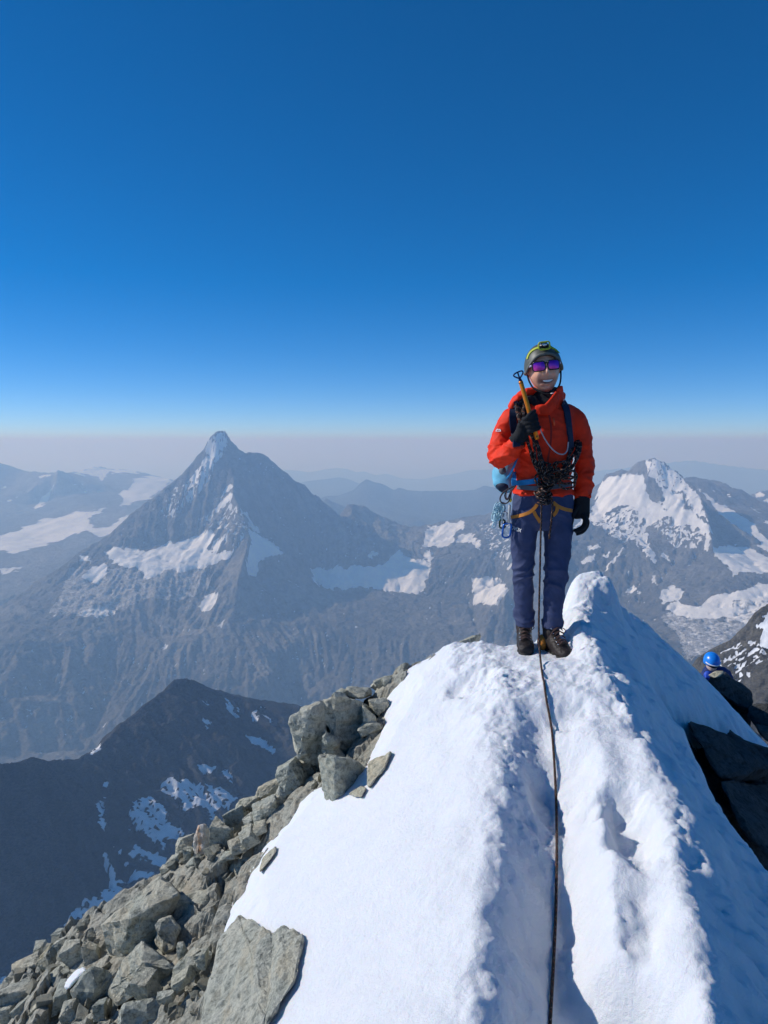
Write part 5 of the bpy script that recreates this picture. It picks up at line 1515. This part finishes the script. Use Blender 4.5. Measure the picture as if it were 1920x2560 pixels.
lp = p_ - ROOT
hl_ = link('headlamp', raw_mesh('headlamp', box_data(lp + Vector((0, -.020, .004)), .050, .040, .036, roll, .008)), M_frame, helm)
fr_l = [lp + roll @ Vector((x, -.042, .004 + z)) for x, z in rrect(0, 0, .062, .042, .012)]
tubes('lamp_frame', [fr_l + [fr_l[0]]], .0045, M_lime, hl_, 8, .006)
link('lamp_lens', raw_mesh('lamp_lens', ellipsoid(lp + Vector((0, -.040, .010)), .016, .005, .010, 12, 8)), M_steel, hl_)
tubes('lamp_clip', [[lp + Vector((-.02, -.04, -.012)), lp + Vector((0, -.046, -.015)), lp + Vector((.02, -.04, -.012))]], .003, M_lime, hl_, 6, .006)
# chin strap
tubes('chin_strap', [[Hd(.084, .0, -.02), Hd(.077, -.015, -.06), Hd(.060, -.04, -.095), Hd(.02, -.07, -.125)], [Hd(-.084, .0, -.02), Hd(-.077, -.015, -.06), Hd(-.060, -.04, -.095), Hd(-.01, -.065, -.128), Hd(.02, -.07, -.125)]], .005, M_black, helm, 6, .008)
link('buckle', raw_mesh('buckle', box_data(Hd(.018, -.078, -.128), .022, .006, .006, roll, .002)), M_white, helm)

# ---- neck warmer, collar, hood
nw = []
for v, rx, ry, dy in ((970, .074, .060, .04), (982, .074, .068, .03), (995, .078, .082, .01), (1007, .088, .09, 0), (1022, .095, .095, 0)):
    nw.append((Lc(1360, v, dy), Vector((rx, 0, 0)), Vector((0, ry, 0))))
link('neck_warmer', fuse('neck_warmer', [loft_data(nw, 28)], .0055, 3, lambda P: .006 * (1 - 2 * np.abs(perlin3(P * np.array((12, 12, 30)), 41)))), M_black, person)
def collar_strip(angles, zlo, zhi, r0, r1, name, mat, th=.006, ctr=None, flare=None):
    V, Fc = [], []
    n = len(angles)
    for i, a in enumerate(angles):
        d = Vector((math.cos(a), math.sin(a), 0))
        for (r, z) in ((r0[i], zlo[i]), (r1[i], zhi[i]), (r1[i] - th, zhi[i]), (r0[i] - th, zlo[i])):
            V.append(ctr + Vector((d.x * r, d.y * r, z)))
    for i in range(n - 1):
        for k in range(4):
            a, b = i * 4 + k, i * 4 + (k + 1) % 4
            Fc.append((a, b, b + 4, a + 4))
    Fc.append((0, 1, 2, 3)); e = (n - 1) * 4; Fc.append((e + 3, e + 2, e + 1, e))
    return V, Fc
cc = Lc(1362, 1012, .0)
N_ = 30
an = [R(-62 + i * (180 + 62 + 40) / (N_ - 1)) for i in range(N_)]        # opens at the front left
fr_ = [i / (N_ - 1) for i in range(N_)]
zh_ = [.055 + .055 * math.exp(-((f - .10) / .12) ** 2) - .02 * f for f in fr_]
cs_ = collar_strip(an, [-.05] * N_, zh_, [.105 + .01 * math.sin(f * 9) for f in fr_], [.098 + .012 * math.sin(f * 14 + 1) for f in fr_], 'collar', M_jacket, .012, cc)
link('collar', fuse('collar', [cs_], .005, 4, lambda P: .004 * (1 - 2 * np.abs(perlin3(P * 22, 43)))), M_jacket, person)
# folded front flap of the collar
link('collar_flap', fuse('collar_flap', [loft_data(path_rings([(Lc(1338, 1022, -.115), .010, .02), (Lc(1352, 1024, -.125), .012, .032), (Lc(1368, 1024, -.13), .012, .034), (Lc(1383, 1008, -.115), .012, .034), (Lc(1394, 984, -.09), .010, .022)], Vector((0, 0, 1))), 14)], .005, 3, lambda P: .003 * (1 - 2 * np.abs(perlin3(P * 25, 44)))), M_jacket, person)
# hood lying on the right shoulder
hood = link('hood', fuse('hood', [loft_data(path_rings([(Lc(1276, 1020, -.02), .014, .035), (Lc(1290, 1000, -.03), .020, .05), (Lc(1310, 984, -.01), .022, .055), (Lc(1330, 980, .03), .022, .05), (Lc(1352, 978, .09), .03, .05), (Lc(1385, 982, .10), .03, .05), (Lc(1408, 992, .07), .02, .04)]), 18)], .006, 3, lambda P: .007 * (1 - 2 * np.abs(perlin3(P * 18, 45)))), M_jacket, person)
link('hood_lining', fuse('hood_lining', [loft_data(path_rings([(Lc(1300, 1010, -.065), .018, .02), (Lc(1316, 998, -.065), .022, .024), (Lc(1334, 1000, -.06), .024, .022), (Lc(1346, 1016, -.085), .018, .02)]), 14)], .006, 3, lambda P: .006 * (1 - 2 * np.abs(perlin3(P * 24, 46)))), M_black, hood)
p_, n_ = cast(cloth, 1384, 1055)
link('zip_pull', raw_mesh('zip_pull', box_data(p_ - ROOT + Vector((0, -.008, 0)), .011, .006, .042, Matrix.Rotation(R(-8), 3, 'Y'), .002)), plain('bright_orange_tab', (.9, .10, .02), .5), person)
ribbon('zip_line', cloth, [(1372, 1036), (1378, 1070), (1376, 1110), (1370, 1150), (1368, 1190)], .010, fabric('dark_red_seam', (.30, .02, .012), .6, .2), person, .002, lift=.001)
ribbon('hem', cloth, [(1284, 1230), (1310, 1233), (1350, 1235), (1390, 1233), (1430, 1229)], .016, M_jacket, person, .005)
ribbon('cuff', cloth, [(1436, 1240), (1447, 1244), (1460, 1244), (1476, 1240)], .022, M_jacket, person, .005)
# sleeve print: a little white mountain mark
p_, n_ = cast(cloth, 1246, 1076)
mk = []
for (x0, z0, x1, z1, w) in ((-.014, -.008, -.006, .008, .006), (-.006, .008, .001, -.002, .006), (.001, -.002, .007, .006, .006), (.007, .006, .015, -.008, .006), (-.014, -.009, .015, -.009, .003)):
    a, b = Vector((x0, 0, z0)), Vector((x1, 0, z1)); d = (b - a); s = Vector((-d.z, 0, d.x)).normalized() * w * .5
    q = n_.to_track_quat('-Y', 'Z').to_matrix()
    mk.append(([p_ - ROOT + n_ * .004 + q @ v for v in (a - s, b - s, b + s, a + s)], [(0, 1, 2, 3)]))
link('sleeve_mark', raw_mesh('sleeve_mark', join_data(mk), False), M_white, person)
# lettering on the thigh
tx = bpy.data.curves.new('lettering', 'FONT'); tx.body = 'OVOX'; tx.size = .030; tx.align_x = 'CENTER'
to = bpy.data.objects.new('tmp_text', tx); COL.objects.link(to)
dg = bpy.context.evaluated_depsgraph_get(); dg.update()
tme = bpy.data.meshes.new_from_object(to.evaluated_get(dg)); bpy.data.objects.remove(to)
p_, n_ = cast(cloth, 1291, 1327)
q = n_.to_track_quat('Z', 'Y').to_matrix()
for v in tme.vertices: v.co = p_ - ROOT + n_ * .006 + q @ (Matrix.Rotation(R(-8), 3, 'Z') @ v.co)
link('lettering', tme, M_white, person)

# ---- gloves
AX_B, AX_T = Lc(1343, 1098, -.205), Lc(1301, 952, -.245)
axd = (AX_T - AX_B).normalized()
def finger(path, r0, r1):
    n = len(path)
    return loft_data(path_rings(smooth_path([(p, r0 + (r1 - r0) * i / (n - 1), r0 + (r1 - r0) * i / (n - 1)) for i, p in enumerate(path)], 4)), 12)
gc = Lc(1327, 1058, -.215)                          # middle of the grip on the shaft
gc = AX_B + axd * (gc - AX_B).dot(axd)
side = axd.cross(Vector((0, -1, 0))).normalized()   # across the shaft
if side.x < 0: side = -side
fwd = Vector((0, -1, 0)); fwd = (fwd - axd * fwd.dot(axd)).normalized()
def around(ang, r, along): return gc + axd * along + (side * math.cos(R(ang)) + fwd * math.sin(R(ang))) * r
parts = []
for k in range(4):
    al = .036 - k * .024; r_ = .030
    parts.append(finger([around(200, .042, al - .004), around(150, .040, al), around(100, .034, al), around(50, r_, al), around(5, r_ - .002, al), around(-40, r_ - .004, al)], .0135, .0115))
parts.append(finger([around(215, .045, -.03), around(175, .040, .02), around(110, .046, .050), around(60, .036, .062), around(30, .032, .060)], .0145, .011))
wrist = Lc(1297, 1098, -.185)
kn = around(190, .036, 0)
parts.append(loft_data(path_rings(smooth_path([(wrist, .042, .040), (wrist * .6 + kn * .4, .040, .034), (kn, .048, .026), (around(165, .034, .012), .046, .020)], 4), Vector((0, 1, 0))), 18))
parts.append(loft_data(path_rings(smooth_path([(Lc(1288, 1108, -.175), .048, .046), (wrist, .045, .043)], 2), Vector((0, 1, 0))), 18))
link('glove', fuse('glove', parts, .0042, 3, lambda P: .002 * fbm3(P * 40, 2, 51)), M_black, person)
parts = []
parts.append(loft_data(path_rings(smooth_path([(Lc(1456, 1240, -.01), .046, .042), (Lc(1455, 1256, -.012), .046, .038), (Lc(1454, 1275, -.015), .048, .030), (Lc(1455, 1296, -.018), .045, .026)], 4)), 18))
for k in range(4):
    dy = -.055 + k * .024; du = (0, 3, 2, -3)[k]; dv = (-4, 2, 0, -6)[k]
    parts.append(finger([Lc(1458, 1288, dy * .6 - .01), Lc(1465 + du, 1302 + dv * .3, dy - .012), Lc(1462 + du, 1318 + dv * .7, dy - .018), Lc(1450 + du, 1329 + dv, dy - .022), Lc(1437 + du, 1333 + dv, dy - .024)], .0145, .0105))
parts.append(finger([Lc(1447, 1264, -.03), Lc(1436, 1280, -.05), Lc(1430, 1296, -.06), Lc(1427, 1313, -.062)], .0165, .012))
link('glove', fuse('glove', parts, .0042, 3, lambda P: .002 * fbm3(P * 40, 2, 52)), M_black, person)

# ---- harness (worn): belt, leg loops
harness = empty('harness', (0, 0, 0)); harness.parent = person
ribbon('waist_belt', cloth, [(1286, 1216), (1310, 1219), (1350, 1221), (1390, 1217), (1428, 1211)], .026, M_greybelt, harness, .006)
for nm, px in (('leg_loop', [(1278, 1293), (1300, 1290), (1318, 1284), (1333, 1275), (1344, 1260)]), ('leg_strap', [(1334, 1276), (1338, 1287), (1346, 1297), (1351, 1306)]), ('leg_loop', [(1430, 1277), (1414, 1274), (1400, 1269), (1388, 1262), (1380, 1254)]), ('leg_strap', [(1391, 1264), (1393, 1274), (1387, 1283), (1380, 1290)])):
    ribbon(nm, cloth, px, .019, M_orangeweb, harness, .004, lift=.005)

# ---- backpack
bp = empty('backpack', ROOT + Lc(1360, 1215, .2), label='light blue climbing backpack with navy shoulder straps on the climber in orange', category='backpack')
bro = Vector(bp.location)
def bl(p): return p + ROOT - bro
main_b = loft_data([(Lc(1358, v, .235), Vector((rx, 0, 0)), Vector((0, ry, 0))) for v, rx, ry in ((1005, .06, .05), (1012, .11, .085), (1050, .145, .10), (1100, .155, .11), (1150, .16, .115), (1195, .155, .11), (1215, .13, .09), (1222, .08, .05))], 28)
lobe = loft_data(path_rings(smooth_path([(Lc(1272, 1150, .15), .04, .05), (Lc(1264, 1170, .14), .065, .075), (Lc(1261, 1195, .13), .072, .085), (Lc(1266, 1216, .13), .055, .07), (Lc(1272, 1225, .14), .025, .03)], 4)), 20)
def bfold(P): return .006 * (1 - 2 * np.abs(perlin3(P * 11, 61))) + .004 * perlin3(P * 24, 62)
sh = lambda data: ([bl(v) for v in data[0]], data[1])
link('bag', fuse('bag', [sh(main_b), sh(lobe)], .008, 5, bfold), M_bluebag, bp)
link('bottom_patch', fuse('bottom_patch', [sh(ellipsoid(Lc(1258, 1213, .11), .045, .065, .040, 18, 10))], .007, 2, bfold), M_navy, bp)
ribbon('shoulder_strap', cloth, [(1293, 1006), (1284, 1024), (1281, 1045), (1283, 1070), (1288, 1095), (1292, 1120)], .040, M_navy, bp, .009, bro)
ribbon('shoulder_strap', cloth, [(1406, 1004), (1414, 1022), (1418, 1045), (1421, 1070), (1424, 1095), (1426, 1120)], .038, M_navy, bp, .009, bro)
ribbon('hip_belt', cloth, [(1280, 1206), (1295, 1207), (1315, 1206), (1340, 1203), (1352, 1201)], .030, M_bluestrap, bp, .006, bro, .008)
ribbon('hip_belt_wing', cloth, [(1290, 1178), (1286, 1190), (1284, 1202), (1286, 1214)], .030, M_bluestrap, bp, .006, bro, .006)
tubes('side_strap', [[bl(Lc(1294, 1142, -.10)), bl(Lc(1285, 1165, -.13)), bl(Lc(1276, 1184, -.10)), bl(Lc(1268, 1196, .02))]], .0065, M_bluestrap, bp, 8)
link('belt_pocket', fuse('belt_pocket', [sh(ellipsoid(Lc(1256, 1176, .03), .022, .03, .026, 14, 8))], .006, 1), M_greybelt, bp)
tubes('sternum_strap', [[bl(Lc(1422, 1098, -.11)), bl(Lc(1424, 1150, -.11)), bl(Lc(1428, 1180, -.08))]], .006, M_navy, bp, 8)

# ---- ice axe
axe = empty('ice_axe', ROOT + AX_B, label='ice axe with orange shaft held upright in the climber\'s gloved hand', category='ice axe')
ao = Vector(axe.location); al_ = lambda p: p + ROOT - ao
link('shaft', raw_mesh('shaft', loft_data(path_rings([(al_(AX_B), .0115, .014), (al_(AX_B + axd * .01), .0125, .0155), (al_(AX_T - axd * .006), .0125, .0155), (al_(AX_T), .010, .012)]), 16)), M_orangemetal, axe)
link('shaft_hole', raw_mesh('shaft_hole', ellipsoid(al_(AX_B + axd * .018 + fwd * .0145), .004, .003, .007, 10, 6)), M_frame, axe)
tp = AX_T
tri = [tp - axd * .004, tp + axd * .012 , tp + axd * .034 - side * .026, tp + axd * .046 - side * .020, tp + axd * .050 + side * .018, tp + axd * .038 + side * .026, tp + axd * .012]
tubes('spike_frame', [[al_(p) for p in tri[1:]], [al_(tp - axd * .012), al_(tp + axd * .016)], [al_(tp + axd * .012), al_(tp + axd * .046 - side * .002)]], .0042, M_navymetal, axe, 8, .004)
link('spike_collar', raw_mesh('spike_collar', loft_data(path_rings([(al_(tp - axd * .012), .0135, .0165), (al_(tp + axd * .012), .007, .008)]), 14)), M_navymetal, axe)

# ---- rope
rope = empty('climbing_rope', ROOT + Lc(1352, 1250, -.2), label='dark rope with orange flecks coiled over the climber and running down the snow crest', category='rope')
ro = Vector(rope.location); rl = lambda p: p + ROOT - ro
rng = random.Random(9)
def off_path(pts, k, amp):
    a = rng.uniform(0, 6.28)
    out = []
    for i, (u, v, dy) in enumerate(pts):
        s = amp * (1 if 0 < i < len(pts) - 1 else .6)
        a2 = a + i * .55
        out.append(rl(Lc(u + s * math.cos(a2) / PXM, v + .35 * s * math.sin(a2 * 1.7) / PXM, dy - .020 * (1 + math.sin(a2)) * .6)))
    return out
coil = []
main_path = [(1318, 992, .11), (1306, 994, .05), (1300, 1004, -.03), (1301, 1025, -.105), (1310, 1055, -.145), (1324, 1090, -.165), (1336, 1125, -.168), (1346, 1158, -.165), (1362, 1188, -.165), (1388, 1196, -.165), (1410, 1184, -.155), (1426, 1160, -.13), (1437, 1130, -.09), (1440, 1105, -.03), (1434, 1085, .06), (1400, 1060, .16)]
for k in range(15): coil.append(off_path(main_path, k, .030))
tubes('coil', coil, .0060, M_rope, rope, 8, .012)
loops = []
for k in range(21):
    cu, cv = rng.uniform(1348, 1424), rng.uniform(1166, 1212); rad = rng.uniform(.018, .04); tilt = rng.uniform(0, 3.14); cy = rng.uniform(-.205, -.165)
    ln = []
    for j in range(9):
        a = j / 8 * 6.28 * rng.uniform(.85, 1.0) + tilt
        ln.append(rl(Lc(cu, cv, cy) + Vector((math.cos(a) * rad * 1.25, math.sin(a * 1.0 + tilt) * .022, math.sin(a) * rad))))
    loops.append(ln)
tubes('tangle', loops, .0060, M_rope, rope, 8, .009)
kn_l = []
for k in range(13):
    cu, cv = 1357 + rng.uniform(-8, 11), 1216 + k * 3.3; rad = rng.uniform(.020, .034)
    t0 = rng.uniform(0, 6.28)
    kn_l.append([rl(Lc(cu, cv, -.185) + Vector((math.cos(t0 + j * .8) * rad, math.sin(t0 + j * .8) * .024, math.sin(t0 + j * .8) * rad * .45 + (j - 4) * .003))) for j in range(9)])
tubes('knot', kn_l, .0062, M_rope, rope, 8, .008)
tubes('tail', [[rl(Lc(1372, 1222, -.175)), rl(Lc(1380, 1250, -.17)), rl(Lc(1381, 1275, -.165)), rl(Lc(1378, 1305, -.15)), rl(Lc(1375, 1330, -.14)), rl(Lc(1373, 1348, -.14))]], .0058, M_rope, rope, 8, .012)
sling = tubes('sling', [[rl(Lc(1348, 1066, -.215)), rl(Lc(1358, 1090, -.19)), rl(Lc(1374, 1115, -.18)), rl(Lc(1392, 1132, -.175)), rl(Lc(1408, 1136, -.165)), rl(Lc(1418, 1126, -.155)), rl(Lc(1421, 1105, -.15))]], .0038, plain('grey_cord', (.42, .38, .38), .7), rope, 8, .012)
# the strand to the photographer: hangs from the knot, then lies on the snow
line = [ROOT + Lc(1354, 1256, -.19), ROOT + Lc(1352, 1330, -.19), ROOT + Lc(1350, 1420, -.20), ROOT + Lc(1348, 1500, -.21), ROOT + Lc(1347, 1570, -.23), ROOT + Lc(1349, 1625, -.26)]
for (u, v) in ((1356, 1690), (1366, 1750), (1377, 1810), (1384, 1880), (1388, 1950), (1391, 2030), (1392, 2110), (1391, 2200), (1389, 2290), (1385, 2380), (1380, 2470), (1375, 2560), (1368, 2680)):
    d = ray(u, v); ysn = np.linspace(1.2, 4.6, 700)
    f = ysn / d[1] * d[2] - snow_z(ysn / d[1] * d[0], ysn) - .012
    k = np.argmax(f < 0)
    y_ = ysn[k] if f[k] < 0 else line[-1].y - .1
    y_ = min(y_, line[-1].y - .06)
    line.append(Vector(at_y(u, v, y_)))
line = resample(line, .03)                       # keep above the snow everywhere
for i, p in enumerate(line):
    if p.y < 4.25: p.z = max(p.z, snow_at(p.x, p.y) + .008)
line = [(line[max(i - 1, 0)] + p + line[min(i + 1, len(line) - 1)]) / 3 for i, p in enumerate(line)]
for i, p in enumerate(line):
    if p.y < 4.25: p.z = max(p.z, snow_at(p.x, p.y) + .006)
tubes('lead_strand', [[p - ro for p in line]], .0058, M_rope, rope, 10, .010)

# ---- gear hanging at the hip
def gear(name, label, cat, u, v, dy):
    e = empty(name, ROOT + Lc(u, v, dy), label=label, category=cat)
    o = Vector(e.location)
    return e, (lambda a, b, c=0.0: ROOT + Lc(a, b, dy + c) - o)
def dshape(g, u, v, w, h, lean=0.0, c=0.0):
    pts = []
    for x, z in rrect(0, 0, w, h, min(w, h) * .42, 6):
        pts.append(g(u, v, c) + Vector((x + lean * z, 0, z)))
    return pts + [pts[0]]
e, g = gear('accessory_cord', 'bundle of light blue cord hanging from the harness', 'cord', 1246, 1262, -.02)
rng = random.Random(4); lines = []
for k in range(9):
    cu, cv = 1246 + rng.uniform(-7, 7), 1278 + rng.uniform(-6, 8)
    a0 = rng.uniform(-.5, .5)
    lines.append([g(cu, cv, rng.uniform(-.03, .03)) + Vector((math.cos(t) * .024 * rng.uniform(.8, 1.15) + .25 * math.sin(t) * .03, math.cos(t + k) * .01, math.sin(t) * .042)) for t in [a0 + j * .7 for j in range(10)]])
tubes('loops', lines, .0040, M_cord, e, 7, .008)
tubes('ends', [[g(1240, 1295), g(1234, 1308), g(1231, 1318), g(1236, 1320), g(1242, 1304)]], .0038, M_cord, e, 7, .008)
e, g = gear('cord_sling', 'black cord sling looped on the hip gear rack', 'sling', 1262, 1225, -.05)
tubes('loop', [[g(1290, 1214, -.03), g(1272, 1222, -.03), g(1256, 1234, -.02), g(1250, 1248, 0), g(1256, 1258, 0), g(1270, 1256, -.02), g(1276, 1240, -.03), g(1278, 1224, -.03)], [g(1288, 1216, -.04), g(1276, 1232, -.04), g(1268, 1250, -.03), g(1262, 1240, -.02), g(1266, 1228, -.03)]], .0042, fabric('dark_cord', (.05, .04, .045), .7, .2), e, 7, .008)
e, g = gear('quickdraw', 'grey sling quickdraw with steel carabiner and yellow keeper at the hip', 'quickdraw', 1275, 1250, -.07)
link('sling', raw_mesh('sling', box_data(g(1273, 1285), .013, .007, .11, Matrix.Rotation(R(2), 3, 'Y'), .002)), plain('pale_grey_tape', (.5, .5, .5), .7), e)
link('keeper', raw_mesh('keeper', box_data(g(1276, 1250), .016, .014, .024, None, .004)), M_yellow, e)
tubes('carabiner', [dshape(g, 1272, 1236, .030, .055)], .0045, M_steel, e, 8, .006)
e, g = gear('carabiner', 'blue carabiner hanging lowest at the hip of the orange-jacketed climber', 'carabiner', 1268, 1320, -.06)
tubes('body', [dshape(g, 1267, 1326, .046, .085, .12)], .0055, M_bluemetal, e, 8, .006)
tubes('gate', [[g(1258, 1312), g(1260, 1336)]], .004, M_steel, e, 8, .01)
e, g = gear('carabiner', 'steel carabiner clipped beside the light blue cord bundle', 'carabiner', 1262, 1290, -.04)
tubes('body', [dshape(g, 1262, 1296, .034, .075, -.1)], .005, M_steel, e, 8, .006)
tubes('gate', [[g(1256, 1284), g(1256, 1306)]], .0035, M_steel, e, 8, .01)
e, g = gear('carabiner', 'dark green screw-lock carabiner between cord bundle and quickdraw', 'carabiner', 1256, 1310, -.03)
tubes('body', [dshape(g, 1256, 1310, .032, .05)], .0055, plain('dark_green_metal', (.05, .09, .06), .35, .7), e, 8, .006)
link('lock_sleeve', raw_mesh('lock_sleeve', loft_data(path_rings([(g(1262, 1304), .007, .007), (g(1262, 1316), .007, .007)]), 10)), M_frame, e)

# ================================================================== second climber, coming up behind the rocks
Y2 = 11.0
R2 = Vector(at_y(1785, 1790, Y2)); R2.z = R2.z - .55
p2 = empty('person', R2, label='second climber with bright blue helmet peering over the rocks beyond the snow', category='person')
def L2(u, v, dy=0.0): return Vector(at_y(u, v, Y2 + dy)) - R2
def ring2(u, v, rx, ry, dy=0.0): return (L2(u, v, dy), Vector((rx, 0, 0)), Vector((0, ry, 0)))
t2 = loft_data([ring2(1785, 1666, .07, .07), ring2(1789, 1671, .17, .11, .02), ring2(1791, 1684, .22, .13, .04), ring2(1790, 1720, .20, .14, .1), ring2(1790, 1760, .18, .14, .2), ring2(1788, 1790, .18, .14, .28)], 20)
aR = finger([L2(1764, 1690, .02), L2(1757, 1712, -.1), L2(1760, 1708, -.3), L2(1768, 1693, -.42)], .07, .05)
aL = finger([L2(1814, 1680, .03), L2(1824, 1706, -.05), L2(1826, 1738, -.2)], .07, .055)
def f2(P): return .008 * (1 - 2 * np.abs(perlin3(P * 9, 71)))
link('jacket', fuse('jacket', [t2, aR, aL], .014, 4, f2), M_bluefab, p2)
lg = [loft_data(path_rings([(L2(1780 + s * 12, 1785, .28), .09, .10), (L2(1780 + s * 16, 1830, .15), .085, .09), (L2(1780 + s * 16, 1870, .3), .07, .08), (L2(1780 + s * 16, 1900, .35), .06, .07)]), 14) for s in (-1, 1)]
link('trousers', fuse('trousers', lg, .016, 3, f2), M_black, p2)
for s in (-1, 1):
    link('boot', fuse('boot', [ellipsoid(L2(1780 + s * 16, 1908, .28), .05, .14, .05)], .014, 2), M_boot, p2)
hc2 = L2(1780, 1656, -.02)
ro2 = Matrix.Rotation(R(22), 3, 'X')
hd2 = [ellipsoid(hc2 + ro2 @ Vector((0, -.005, -.03)), .076, .095, .115, 20, 14), ellipsoid(hc2 + ro2 @ Vector((0, -.10, -.04)), .012, .016, .022, 10, 8), loft_data(path_rings([(hc2 + Vector((0, .03, -.08)), .055, .055), (L2(1783, 1684, .02), .06, .06)]), 14)]
link('body', fuse('body', hd2, .007, 2), plain('pale_skin', (.62, .45, .38), .5), p2)
h2 = helmet_shell(hc2 + Vector((0, .01, .015)), ro2, .115, .14, .135, lambda ph: .18 * max(-math.sin(ph), 0) - .35 * max(0, abs(math.cos(ph)) - .3) - .3 * max(math.sin(ph), 0), 'helmet', M_bluehelmet, p2)
tubes('rim', [[hc2 + Vector((0, .01, .015)) + ro2 @ Vector((.113 * math.cos(a), .137 * math.sin(a), .02)) for a in [R(200 + i * 14) for i in range(11)]]], .010, M_white, h2, 8, .02)
tubes('goggles', [[hc2 + ro2 @ Vector((.07 * math.cos(a), -.02 + .09 * math.sin(a), -.005)) for a in [R(200 + i * 14) for i in range(11)]]], .013, M_frame, p2, 8, .02)
link('glove', fuse('glove', [ellipsoid(L2(1769, 1688, -.45), .055, .05, .06)] + [finger([L2(1765 + k * 3.2, 1686, -.47), L2(1765 + k * 3.2, 1694, -.52), L2(1765 + k * 3.2, 1700, -.50)], .015, .012) for k in range(4)] + [finger([L2(1776, 1690, -.46), L2(1779, 1695, -.50)], .015, .012)], .008, 2), plain('bright_blue_glove', (.02, .08, .5), .6), p2)
link('glove', fuse('glove', [ellipsoid(L2(1826, 1742, -.22), .05, .05, .06)] + [finger([L2(1821 + k * 3.2, 1742, -.24), L2(1821 + k * 3.2, 1750, -.28), L2(1821 + k * 3.2, 1756, -.26)], .015, .012) for k in range(4)], .009, 2), M_black, p2)
link('chest_strap', raw_mesh('chest_strap', box_data(L2(1783, 1692, -.13), .2, .02, .05, None, .006)), fabric('dark_red_strap', (.07, .015, .015), .7, .2), p2)
